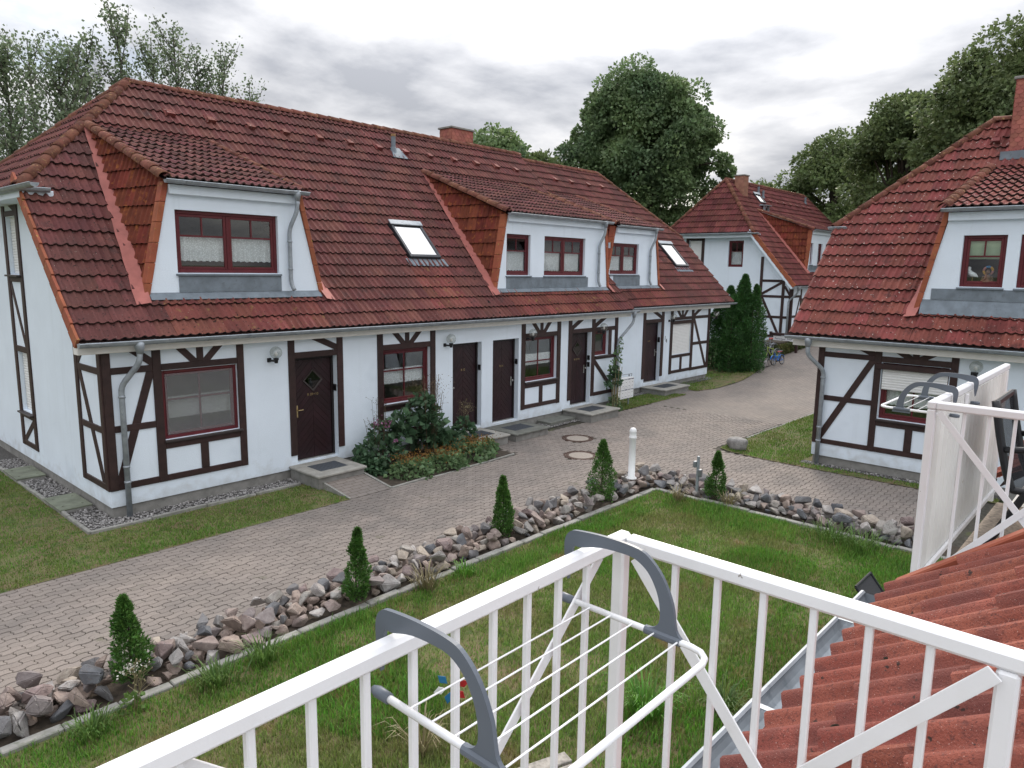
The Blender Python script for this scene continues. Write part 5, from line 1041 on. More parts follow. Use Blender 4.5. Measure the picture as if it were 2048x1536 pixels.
def border(parent, n, x0, x1, along, gap, wid=0.78, under=0):
    """drop stones one after another on the pile, each where it can sink lowest"""
    off = parent.location; placed = []; grid = {}
    def rest(x, t, r):
        z = r*0.62
        for gx in range(int(x/0.4)-1, int(x/0.4)+2):
            for (a, b, c, q) in grid.get(gx, ()):
                d2 = (a-x)**2+(b-t)**2; m = (r+q)*0.80
                if d2 < m*m: z = max(z, c+math.sqrt(m*m-d2)*0.86)
        return z
    V = []; Fc = []
    while len(placed) < n+under:
        r = 0.098*random.choice((0.62, 0.75, 0.85, 1.0, 1.0, 1.1, 1.2, 1.4)); best = None
        if len(placed) < under: r *= 0.8
        for _ in range(26):
            x = random.uniform(x0, x1); t = random.uniform(0.07, wid-0.05); q = along(x, t)
            if any(math.hypot(q[0]-g[0], q[1]-g[1]) < g[2]+r*0.5 for g in gap): continue
            z = rest(x, t, r); c = z+abs(t-wid/2)*0.06
            if best is None or c < best[0]: best = (c, x, t, z)
        if best is None: continue
        _, x, t, z = best; placed.append((x, t, z, r)); grid.setdefault(int(x/0.4), []).append((x, t, z, r)); q = along(x, t)
        o = rock(parent, (q[0]-off.x, q[1]-off.y, z), r*1.06)
        if len(placed) <= under:      # hidden filling under the pile, joined
            M = Matrix.LocRotScale(o.location, o.rotation_euler, o.scale); k = len(V); V += [M @ v.co for v in o.data.vertices]; Fc += [tuple(k+i for i in p.vertices) for p in o.data.polygons]; bpy.data.objects.remove(o)
    if V: obj('rocks', mesh_from('rocks', V, Fc, 'rock'), parent, kind='stuff')
GAPS = [(2.44, 7.30, 0.16), (5.05, 7.15, 0.15), (7.94, 7.35, 0.15), (10.53, 7.28, 0.18), (12.05, 5.85, 0.14), (11.72, 7.44, 0.10), (12.04, 6.2, 0.06)]
border(RB1, 300, 0.75, 12.6, lambda x, t: (x, 7.07+t), GAPS, under=190); border(RB2, 130, 0.05, 4.6, lambda x, t: (12.0+t, 7.05-x), GAPS, under=80)
for (x, y, s, l) in ((16.2, 7.36, 0.30, 'grey granite boulder at the corner of the lawn by the right house'), (29.35, 12.55, 0.34, 'grey boulder at the foot of the tall thuja beside the bicycles')):
    me = MB().sphere((0, 0, 0), 1.0, 20, 12).mesh('boulder', 'stone_grey', True)
    for v in me.vertices:
        c = v.co; k = 1+0.10*math.sin(3*c.x+1.1)*math.cos(2.3*c.y)+0.07*math.sin(5*c.z+c.x*2); v.co = Vector((c.x*1.15*k, c.y*0.8*k, (c.z*0.72 if c.z < 0.55 else 0.40+(c.z-0.55)*0.25)*k))
    o = obj('boulder', me, None, l, 'boulder', 'granite boulders'); o.location = (x, y, gz(x)+s*0.42); o.scale = (s, s, s); o.rotation_euler = (0.05, 0.1, 0.7)

# ---------------------------------------------------------------- street furniture
def manhole(x, y, label):
    m = MB(); m.lathe((x, y, 0), [(0.40, -0.02), (0.40, 0.002), (0.355, 0.003), (0.35, -0.006), (0.33, -0.006), (0.325, 0.002), (0.285, 0.002), (0.28, -0.004)], 40)
    for k in range(28): a = 2*PI*k/28; m.beam((x+0.36*math.cos(a), y+0.36*math.sin(a), 0.003), (x+0.395*math.cos(a), y+0.395*math.sin(a), 0.003), 0.035, 0.012)
    o = m.obj('manhole_cover', 'iron', None, label=label, cat='manhole', group='round manhole covers in the paving'); MB().lathe((x, y, 0), [(0.28, -0.01), (0.276, 0.003), (0.0, 0.004)], 40).obj('cover_plate', 'manhole_fill', o)
manhole(14.3, 10.7, 'round manhole cover nearer the house steps'); manhole(13.0, 9.62, 'round manhole cover nearer the rock border and bollard')
m = MB(); m.lathe((11.72, 7.44, 0.18), [(0.0, 0), (0.105, 0), (0.105, 0.02), (0.066, 0.035), (0.066, 0.80), (0.075, 0.81), (0.075, 0.835), (0.066, 0.845), (0.066, 0.92), (0.07, 0.93), (0.068, 0.955), (0.058, 0.985), (0.04, 1.008), (0.0, 1.02)], 24); m.obj('bollard', 'white_metal', None, True, label='white round-topped bollard standing in the corner of the rocks', cat='bollard')
t = thing('socket_post', 'thin grey post with two electric sockets among the rocks', 'post', (12.04, 6.2, 0.12)); MB().box(-0.022, 0.022, -0.022, 0.022, 0, 0.68, 0.004).obj('post', 'zinc', t)
MB().box(-0.05, 0.03, 0.024, 0.085, 0.46, 0.58, 0.01).obj('socket_box', 'silver_paint', t); MB().box(-0.05, 0.03, -0.085, -0.024, 0.30, 0.44, 0.01).obj('socket_box', 'silver_paint', t)
t = thing('mailbox_stand', 'white bank of letterboxes on grey posts in front of the house wall', 'mailboxes', (18.27, 12.30, 0))
for x in (0.06, 0.82): MB().tube([(x, 0.05, -0.05), (x, 0.05, 1.0)], 0.024, 10).obj('post', 'zinc', t)
MB().tube(smooth_path([(0.0, 0.0, 0.92), (0.0, 0.0, 0.98), (0.05, 0, 1.0), (0.83, 0, 1.0), (0.88, 0, 0.98), (0.88, 0, 0.92)], 4), 0.012, 8).obj('top_bar', 'zinc', t)
for r in range(2):
    for c in range(5):
        x0 = 0.01+c*0.173; z0 = 0.27+r*0.325; b = MB().box(x0, x0+0.166, -0.10, 0.08, z0, z0+0.315, 0.005).obj('letterbox', 'white_metal', t)
        MB().box(x0+0.015, x0+0.15, -0.106, -0.099, z0+0.26, z0+0.285).obj('slot', 'ink' if (r, c) in ((1, 3), (1, 4), (0, 2)) else 'zinc', b); MB().lathe((x0+0.083, -0.102, z0+0.17), [(0.0, 0), (0.01, 0), (0.01, 0.016), (0.0, 0.016)], 8).obj('lock', 'black', b); MB().box(x0+0.045, x0+0.12, -0.104, -0.099, z0+0.055, z0+0.07).obj('name_plate', 'zinc', b)
t = thing('sign_board', 'small white sign hanging from a dark beam over the far hedge', 'sign', (33.0, 13.15, 0.45), PI/2)
# local x runs along the sign, facing the road
MB().box(-0.55, 0.75, -0.06, 0.06, 0.86, 0.98, 0.01).obj('beam', 'timber', t); MB().box(-0.60, -0.50, -0.06, 0.06, 0.0, 1.02).obj('post', 'timber', t); MB().box(0.62, 0.72, -0.05, 0.05, 0.0, 0.86).obj('post', 'timber', t)
sg = MB().box(-0.42, 0.58, -0.015, 0.015, 0.62, 0.84).obj('sign_plate', 'paper', t)
t.rotation_euler = (0, 0, -PI/2)
text_obj(sg, 'Ferienhaus „Insel“', (0.08, -0.018, 0.68), 0.115, 'ink', (PI/2, 0, 0), 'lettering')

# ---------------------------------------------------------------- vegetation
def leaf_mesh(name, P, S, material, D=None, aspect=0.6, droop=0.0, fold=0.12):
    n = len(P); r = RNG.normal(0, 1, (n, 3))
    d = r if D is None else D+r*0.55
    d[:, 2] -= droop; d /= np.linalg.norm(d, axis=1)[:, None]+1e-9; q = RNG.normal(0, 1, (n, 3)); s = np.cross(d, q); s /= np.linalg.norm(s, axis=1)[:, None]+1e-9; nn = np.cross(d, s); S = S[:, None]
    V = np.zeros((n, 4, 3)); V[:, 0] = P; V[:, 1] = P+d*S*0.45+s*S*aspect*0.5+nn*S*fold; V[:, 2] = P+d*S; V[:, 3] = P+d*S*0.45-s*S*aspect*0.5+nn*S*fold
    return raw_mesh(name, V.reshape(-1, 3), np.arange(4*n).reshape(-1, 4), material, 4)
def at_px(px, py, dist):
    d = _r2*(px-1024)/F_PX+_d2*(py-768)/F_PX+_f; d = d/math.hypot(d.x, d.y); return Vector((0, 0, CAM_H))+d*dist
def crown_points(c, rad, nclump, nleaf, cl, rng=RNG, low=-0.7):
    u = rng.normal(0, 1, (nclump, 3)); u /= np.linalg.norm(u, axis=1)[:, None]; u[:, 2] = np.where(u[:, 2] < low, -u[:, 2], u[:, 2]); f = rng.uniform(0.35, 1.0, nclump)**0.5
    C = np.array(c)+u*f[:, None]*np.array(rad)*(1-cl*0.5); k = rng.integers(0, nclump, nleaf); v = rng.normal(0, 1, (nleaf, 3)); v /= np.linalg.norm(v, axis=1)[:, None]; g = rng.uniform(0.3, 1.0, nleaf)**0.45; cr = (cl*min(rad)*rng.uniform(0.7, 1.5, nclump))[k]
    P = C[k]+v*(g*cr)[:, None]*np.array([1, 1, 0.8]); return C, P, v
def tree(name, label, base, top, rad, material, nclump=70, nleaf=16000, leaf=0.28, cl=0.28, trunk=0.35, bark='bark', cz=None, group='trees behind the houses', lobes=()):
    base = Vector(base); rng = RNG; t = thing(name, label, 'tree', base, 0, group); h = top-base.z; c = Vector((0, 0, cz-base.z if cz else h-rad[2]))
    C, P, v = crown_points(c, rad, nclump, nleaf, cl)
    for (o, r, f) in lobes:
        C2, P2, v2 = crown_points(c+Vector(o), r, max(6, int(nclump*f)), int(nleaf*f), cl*0.95); C = np.vstack([C, C2]); P = np.vstack([P, P2]); v = np.vstack([v, v2])
    k9 = (P[:, 2] > 0.5) & (vnoise(P[:, 0]+P[:, 1]*0.5+40, P[:, 2]+P[:, 1]*0.6+40, 0.75, 31)+RNG.normal(0, 0.07, len(P)) > 0.27); P = P[k9]; v = v[k9]
    obj('crown', leaf_mesh('crown', P, leaf*rng.uniform(0.6, 1.25, len(P)), material, v*0.8, 0.7, 0.25), t)
    m = MB(); m.tube([(0, 0, -0.3), (0.05, 0, h*0.12), (0.1, 0.05, c.z*0.7), (0, 0, c.z+rad[2]*0.45)], [trunk*1.3, trunk, trunk*0.75, trunk*0.18], 10)
    for k in rng.choice(len(C), min(22, len(C)), replace=False):
        e = Vector(C[k]); s = Vector((0.05, 0.0, max(h*0.15, min(e.z-0.8, c.z*rng.uniform(0.55, 1.0))))); mid = (s+e)/2+Vector((0, 0, 0.25)); m.tube([s, mid, e], [trunk*0.38, trunk*0.2, trunk*0.06], 6)
    m.obj('trunk', bark, t); return t
def ground_at(px, dist): p = at_px(px, 540, dist); return (p.x, p.y, gz(p.x)-0.1)
tree('broadleaf_tree', 'big round dark green broadleaf tree rising behind the far end of the terrace', ground_at(1284, 50), 17.8, (4.6, 4.6, 6.4), 'leaf_oak', 150, 72000, 0.25, 0.22, 0.5, lobes=[((-0.6, 1.8, 1.6), (3.2, 3.2, 4.0), 0.25), ((1.4, -2.6, -0.5), (3.3, 3.3, 4.0), 0.25), ((-1.2, 3.6, -1.0), (2.6, 2.6, 3.6), 0.2), ((0.3, 0.4, -5.5), (5.2, 5.2, 3.5), 0.3)])
tree('broadleaf_tree', 'pale green broadleaf tree between the distant house and the right trees', ground_at(1655, 72), 16.0, (5.4, 5.4, 5.2), 'leaf_light', 80, 30000, 0.32, 0.24, 0.4, lobes=[((1.5, -3.6, -2.2), (3.6, 3.6, 3.6), 0.3), ((0, 2.6, -3.4), (3.6, 3.6, 3.4), 0.3)])
tree('chestnut_tree', 'leaning-looking olive green tree directly behind the hip of the right house', ground_at(1790, 50), 15.2, (3.1, 3.1, 6.2), 'leaf_chestnut', 90, 36000, 0.24, 0.25, 0.4, lobes=[((0.3, 1.7, -4.4), (2.8, 2.8, 3.6), 0.45), ((0.4, 2.6, -7.0), (2.2, 2.2, 2.6), 0.25), ((0, -1.2, 0.6), (2.2, 2.2, 3.4), 0.2)])
tree('chestnut_tree', 'largest olive green tree at the right edge behind the red chimney', ground_at(1990, 46), 16.8, (4.6, 4.6, 6.0), 'leaf_chestnut', 120, 50000, 0.24, 0.22, 0.45, lobes=[((0.5, 1.5, -4.0), (4.0, 4.0, 4.0), 0.35), ((0.6, -3.0, 0.5), (3.6, 3.6, 5.0), 0.3)])
tree('broadleaf_tree', 'low rounded green tree just behind the small chimney of the terrace', ground_at(985, 48), 13.3, (2.9, 2.9, 3.2), 'leaf_oak', 36, 8000, 0.30, 0.3, 0.3)
tree('broadleaf_tree', 'small loose bushy tree at the gap beside the big round tree', ground_at(1075, 46), 11.3, (2.2, 2.2, 2.6), 'leaf_light', 26, 4500, 0.28, 0.3, 0.2)
tree('birch_tree', 'slim pale tree seen over the ridge of the distant house', ground_at(1515, 85), 13.8, (3.6, 3.6, 4.2), 'leaf_light', 40, 7000, 0.42, 0.28, 0.25); tree('broadleaf_tree', 'dark low tree filling in behind the distant house chimney', ground_at(1440, 80), 11.5, (5.0, 5.0, 3.4), 'leaf_oak', 40, 7000, 0.45, 0.28, 0.25)
def poplar(label, px, ytop, dist, r, nleaf):
    top = at_px(px, ytop, dist); b = (top.x, top.y, -0.1); t = thing('poplar_tree', label, 'tree', b, 0, 'young poplars behind the near gable'); h = top.z+0.1; m = MB(); ps = []; dv = []
    m.tube([(0, 0, 0), (0.05, 0.02, h*0.5), (0, 0, h*0.98)], [0.11, 0.07, 0.012], 7); nb = int(26+h*2.2)
    for k in range(nb):
        z = h*random.uniform(0.22, 0.93); a = random.uniform(0, 2*PI); l = r*random.uniform(0.5, 1.15)*min(1.0, (h-z)/2.6+0.25); e = Vector((math.cos(a)*l, math.sin(a)*l, z+l*1.7)); s = Vector((0, 0, z)); md = (s+e)/2+Vector((math.cos(a), math.sin(a), 0))*l*0.12
        m.tube([s, md, e], [0.022, 0.014, 0.005], 4); n = int(nleaf/nb); u = RNG.random(n)**0.8; P = np.array(s)*(1-u)[:, None]+np.array(e)*u[:, None]+RNG.normal(0, 0.13, (n, 3)); ps.append(P); dv.append(RNG.normal(0, 1, (n, 3)))
    n = int(nleaf*0.22); u = RNG.uniform(0.25, 1.0, n); P = np.stack([RNG.normal(0, 0.12, n), RNG.normal(0, 0.12, n), h*u], 1); ps.append(P); dv.append(RNG.normal(0, 1, (n, 3)))
    P = np.vstack(ps); obj('crown', leaf_mesh('crown', P, 0.115*RNG.uniform(0.6, 1.2, len(P)), 'leaf_poplar', np.vstack(dv), 0.8), t); m.obj('trunk', 'bark_pale', t)
for label, px, yt, di, r, n in (('leftmost young poplar at the picture edge', 5, 78, 27, 1.0, 3312), ('young poplar second from the picture edge', 52, 62, 29, 0.9, 2880), ('young poplar third from the left, thick and pale', 112, 88, 26, 1.0, 3312), ('young poplar just left of the tallest one', 170, 66, 28, 0.85, 2880), ('tallest young poplar, standing above the hip of the near roof', 232, 6, 28, 0.9, 3312), ('slim young poplar just right of the hip apex', 300, 60, 30, 0.7, 1872), ('young poplar rising from the ridge start', 345, 38, 29, 0.85, 2592), ('young poplar in the middle of the right hand row', 392, 88, 30, 0.8, 2160), ('bushy young poplar second from the right of the row', 440, 84, 31, 0.9, 2304), ('rightmost low young poplar over the ridge', 498, 150, 31, 0.8, 1872)):
    poplar(label, px, yt, di, r, int(n*1.28))
tree('broadleaf_tree', 'dense low green tree at the left edge behind the hip roof', ground_at(20, 31), 8.2, (3.0, 3.0, 2.8), 'leaf_light', 36, 8000, 0.20, 0.3, 0.25)

def thuja(name, label, base, h, r, n, material='leaf_thuja', size=0.042, cat='thuja', group=None, lobes=((0, 0, 1.0, 1.0),), bark='bark'):
    t = thing(name, label, cat, base, 0, group); ps = []; ds = []; tr = MB(); tot = sum(l[3]*l[2] for l in lobes)
    for (ox, oy, hs, rs) in lobes:
        k = int(n*hs*rs/tot); H = h*hs; z = RNG.random(k)**0.9; prof = np.where(z < 0.28, 0.80+0.75*z, 1.01*(1-(z-0.28)/0.72)**0.78)+0.03; a = RNG.uniform(0, 2*PI, k)
        wob = 1+0.14*np.sin(3*a+9*z+ox*7)+0.11*np.sin(7*a-15*z)+0.10*np.sin(23*z+2*a); q = RNG.uniform(0.0, 1.0, k)**0.28; R_ = r*rs*prof*wob*q
        ps.append(np.stack([ox+R_*np.cos(a), oy+R_*np.sin(a), z*H], 1)); ds.append(np.stack([np.cos(a)*0.55, np.sin(a)*0.55, np.full(k, 0.85)], 1)); tr.tube([(ox, oy, -0.05), (ox, oy, H*0.9)], [r*rs*0.10, 0.006], 6)
    P = np.vstack(ps); Dv = np.vstack(ds); w_ = 0.10*h if len(lobes) == 1 else 0.25; kx, ky = random.uniform(-0.06, 0.06), random.uniform(-0.06, 0.06); P[:, 0] += P[:, 2]*kx; P[:, 1] += P[:, 2]*ky
    q9 = vnoise(P[:, 0]+P[:, 2]*0.7+20+base[0], P[:, 1]+P[:, 2]*0.5+20+base[1], w_, 21); r9 = np.hypot(P[:, 0]-P[:, 2]*kx, P[:, 1]-P[:, 2]*ky); k9 = (q9+RNG.normal(0, 0.06, len(P)) > 0.30) | (r9 < r*0.45); P = P[k9]; Dv = Dv[k9]
    P[:, :2] *= (1+0.22*(q9[k9]-0.5))[:, None]
    obj('crown', leaf_mesh('crown', P, size*RNG.uniform(0.6, 1.4, len(P)), material, Dv, 0.42), t); tr.obj('trunk', bark, t); return t
G_TH = 'small young thujas planted in the rock border'
for l, (x, y, z), h, r in (('small thuja in the rocks, the one nearest the camera at lower left', (2.44, 7.30, 0.08), 0.86, 0.17), ('small thuja in the rocks, second from the lower left', (5.05, 7.16, 0.08), 0.92, 0.15), ('small thuja in the rocks, slender with a thin pointed tip', (7.95, 7.35, 0.08), 0.93, 0.15), ('small thuja in the rocks, fullest, just left of the white bollard', (10.50, 7.28, 0.08), 1.08, 0.24), ('small thuja in the rocks right of the electric post', (12.08, 5.85, 0.08), 0.86, 0.17)):
    thuja('young_thuja', l, (x, y, z), h, r, 5200, group=G_TH)
thuja('tall_thuja', 'tall dense thuja clump with several pointed tops at the end of the terrace', (28.3, 13.15, 0.05), 4.0, 0.78, 62000, 'leaf_thuja_big', 0.085, lobes=((0, -0.1, 1.0, 1.0), (0.1, 0.55, 0.88, 0.95), (0.0, -0.6, 0.9, 0.75), (-0.1, 1.0, 0.66, 0.8), (0.5, 0.2, 0.9, 0.9), (-0.4, 0.1, 0.8, 0.9)))
def hedge(label, x0, x1, y0, y1, h, n):
    t = thing('hedge', label, 'hedge', ((x0+x1)/2, (y0+y1)/2, gz((x0+x1)/2)-0.05)); lx, ly = (x1-x0)/2, (y1-y0)/2; P = np.stack([RNG.uniform(-lx, lx, n), RNG.uniform(-ly, ly, n), RNG.uniform(0.02, h, n)], 1)
    f = RNG.integers(0, 4, n); P[f == 0, 2] = h*RNG.uniform(0.9, 1.03, (f == 0).sum()); P[f == 1, 1] = -ly*RNG.uniform(0.85, 1.03, (f == 1).sum()); P[f == 2, 0] = -lx*RNG.uniform(0.94, 1.02, (f == 2).sum())
    P[:, 2] += gz(0)*0+(P[:, 0])*0.035; obj('foliage', leaf_mesh('foliage', P, 0.085*RNG.uniform(0.6, 1.3, n), 'leaf_hedge', P*np.array([0.1, 0.3, 0.5]), 0.6), t); MB().box(-lx*0.92, lx*0.92, -ly*0.8, ly*0.8, 0.0, h*0.8).obj('inner_twigs', 'bark', t)
hedge('long low clipped hedge with brownish top running along the far road', 31.4, 44.0, 12.7, 13.9, 0.52, 26000)

# flower bed plants
def plant(name, label, base, leaves, stems=(), flowers=(), cat='plant', group='plants in the flower bed'):
    """leaves: [(centre, radii, n, size, material)], stems: [(n, spread, height, material)], flowers: [(centre, radii, n, size, material)]"""
    t = thing(name, label, cat, base, 0, group)
    for k, (c, rad, n, s, mt) in enumerate(leaves):
        v = RNG.normal(0, 1, (n, 3)); v /= np.linalg.norm(v, axis=1)[:, None]; v[:, 2] = np.abs(v[:, 2])*1.0-0.15; q = RNG.uniform(0.25, 1.0, n)**0.4; P = np.array(c)+v*q[:, None]*np.array(rad); P[:, 2] = np.maximum(P[:, 2], 0.02)
        obj('foliage', leaf_mesh('foliage', P, s*RNG.uniform(0.6, 1.25, n), mt, v*0.9, 0.85, 0.35), t)
    m = None
    for (n, sp, h, mt) in stems:
        m = MB()
        for _ in range(n):
            a = random.uniform(0, 2*PI); r = sp*random.uniform(0.2, 1.0); x, y = math.cos(a)*r, math.sin(a)*r; hh = h*random.uniform(0.7, 1.05); tip = Vector((x, y, hh)); s0 = Vector((x*0.35, y*0.35, hh*0.05)); m.tube([s0, (s0+tip)/2+Vector((x*0.05, y*0.05, 0)), tip], [0.004, 0.0035, 0.0025], 4, False)
            for _ in range(random.randint(3, 6)):
                b = s0+(tip-s0)*random.uniform(0.6, 1.0); e = b+Vector((random.gauss(0, 0.06), random.gauss(0, 0.06), random.uniform(0.04, 0.14))); m.tube([b, e], [0.0022, 0.0015], 3, False); m.sphere(e, 0.008, 5, 4)
        m.obj('stalks', mt, t)
    for (c, rad, n, s, mt) in flowers:
        P = np.array(c)+RNG.normal(0, 0.5, (n, 3))*np.array(rad); obj('blossoms', leaf_mesh('blossoms', P, s*RNG.uniform(0.6, 1.3, n), mt, None, 0.8), t)
    return t
plant('anemone', 'pink flowering anemone with tall dry seed stalks left in the bed', (9.1, 11.95, 0), [((0, 0, 0.30), (0.55, 0.42, 0.42), 420, 0.13, 'leaf_dark'), ((0.1, 0.1, 0.7), (0.3, 0.25, 0.35), 120, 0.10, 'leaf_dark')], [(16, 0.35, 1.45, 'stalk_brown')], [((-0.1, 0.0, 1.02), (0.12, 0.1, 0.1), 26, 0.05, 'flower_pink'), ((0.12, -0.1, 0.95), (0.10, 0.1, 0.08), 22, 0.05, 'flower_pink'), ((0.15, -0.35, 0.62), (0.07, 0.05, 0.05), 14, 0.05, 'flower_pink')])
LB = [((random.gauss(0, 0.30), random.gauss(0, 0.22), z), (0.30, 0.26, 0.20), 95, sz, 'leaf_dark') for z, sz in ((0.25, 0.20), (0.3, 0.19), (0.4, 0.2), (0.5, 0.18), (0.6, 0.19), (0.75, 0.16), (0.85, 0.16), (1.0, 0.14), (1.15, 0.13), (1.3, 0.12), (0.95, 0.15))]
plant('leafy_shrub', 'large dark shrub with broad drooping leaves and brown seed heads before the window', (10.45, 11.95, 0), LB, [(30, 0.6, 1.82, 'stalk_brown')], [((0.0, 0.05, 1.55), (0.55, 0.25, 0.25), 520, 0.025, 'stalk_brown')])
plant('leafy_shrub', 'smaller dark shrub with one dry seed head in front of the second door', (11.45, 11.85, 0), [((0, 0, 0.35), (0.3, 0.28, 0.5), 220, 0.12, 'leaf_dark')], [(8, 0.22, 1.15, 'stalk_brown')], [((0.1, 0, 1.0), (0.16, 0.12, 0.14), 200, 0.022, 'stalk_dry')])
for k, (x, y, rx, h, l) in enumerate(((9.30, 11.15, 0.56, 0.30, 'low mound of round pale leaves at the near corner of the bed'), (10.2, 11.15, 0.56, 0.28, 'low mound of round leaves with rusty flower froth in the middle of the bed edge'), (11.1, 11.2, 0.58, 0.34, 'low mound with much rusty yellow flower froth towards the door steps'), (11.75, 11.45, 0.32, 0.26, 'small green leafy mound at the far end of the bed'), (8.75, 11.75, 0.35, 0.34, 'dark leafy mound beside the first door step'))):
    rust = 0 if k == 4 else (420 if k != 3 else 80)
    plant('leafy_mound', l, (x, y, 0), [((0, 0, 0.05), (rx, rx*0.8, h), 560, 0.10, 'leaf_bed' if k < 4 else 'leaf_dark')], (), [((0, 0, h+0.06), (rx*0.85, rx*0.7, 0.08), rust, 0.032, 'flower_rust')] if rust else ())
# climber by the letterboxes
t = plant('climbing_plant', 'tall leafy hollyhock-like plant tied up beside the fourth door step', (18.02, 12.15, 0), [((0, 0, 0.05), (0.22, 0.2, 0.45), 130, 0.10, 'leaf_bed'), ((0, 0.02, 0.85), (0.2, 0.18, 0.55), 190, 0.12, 'leaf_dark'), ((0.12, 0.0, 1.5), (0.10, 0.1, 0.55), 90, 0.085, 'leaf_bed'), ((0.26, 0.0, 1.85), (0.05, 0.05, 0.4), 40, 0.06, 'leaf_bed'), ((-0.14, 0.0, 1.25), (0.1, 0.1, 0.35), 60, 0.08, 'leaf_bed'), ((-0.38, 0.0, 0.75), (0.12, 0.1, 0.2), 30, 0.09, 'leaf_dark')], (), (), group=None)
m = MB()
for k in range(14): x, y = random.gauss(0, 0.09), random.gauss(0, 0.08); m.tube([(x, y, 0), (x*1.1, y, 0.6), (x*1.2+0.05, y, 1.0+random.uniform(0, 0.6))], 0.008, 4)
m.obj('stalks', 'stalk_dry', t)
# weeds along the rocks and in the lawn
for k, (x, y, n, r, h, mt, l) in enumerate(((1.9, 6.75, 120, 0.07, 0.20, 'weed', 'leafy weed at the lawn edge near the lower left rocks'), (3.05, 6.72, 150, 0.09, 0.22, 'weed', 'broad green weed clump below the rocks left of the railing arm'), (3.55, 6.75, 110, 0.06, 0.30, 'weed', 'tall weed clump against the kerb, third from the left'), (5.95, 6.85, 90, 0.06, 0.32, 'stalk_dry', 'dry yellowish weed in front of the middle rocks'), (6.6, 6.8, 80, 0.06, 0.18, 'grass_lush', 'grass tuft at the kerb right of the dry weed'), (11.6, 6.35, 70, 0.05, 0.28, 'stalk_dry', 'dry grass stalks at the corner of the rock border'), (12.0, 5.55, 60, 0.04, 0.32, 'stalk_dry', 'straw-coloured stalks beside the rightmost small thuja'), (11.6, 3.6, 160, 0.16, 0.26, 'weed', 'grey-green weeds against the right hand rocks'), (11.5, 3.1, 160, 0.16, 0.28, 'weed', 'grey-green weeds beside the white plank screen'), (5.55, 3.25, 170, 0.06, 0.36, 'grass_lush', 'large arching grass tuft under the railing corner'), (6.15, 2.75, 120, 0.05, 0.26, 'weed', 'upright weed tuft near the roof gutter'), (3.75, 4.4, 50, 0.03, 0.42, 'stalk_dry', 'reddish dry dock stalks seen between the railing bars'), (8.0, 5.9, 90, 0.06, 0.16, 'grass_lush', 'bright grass tuft just behind the railing corner'))):
    tuft('weed_tuft' if mt != 'grass_lush' else 'grass_tuft', l, (x, y, 0.0), n, r, h, mt, 0.8, 'weed' if mt != 'grass_lush' else 'grass', 0.006, 'weeds and tufts around the lawn')
t = plant('yarrow', 'white flowering yarrow in front of the lower left rocks', (2.28, 6.86, 0), [((0, 0, 0.06), (0.12, 0.1, 0.14), 60, 0.06, 'weed')], [(6, 0.16, 0.42, 'stalk_dry')], [((0.05, 0.05, 0.40), (0.13, 0.1, 0.03), 90, 0.02, 'flower_white')], 'flower', None)

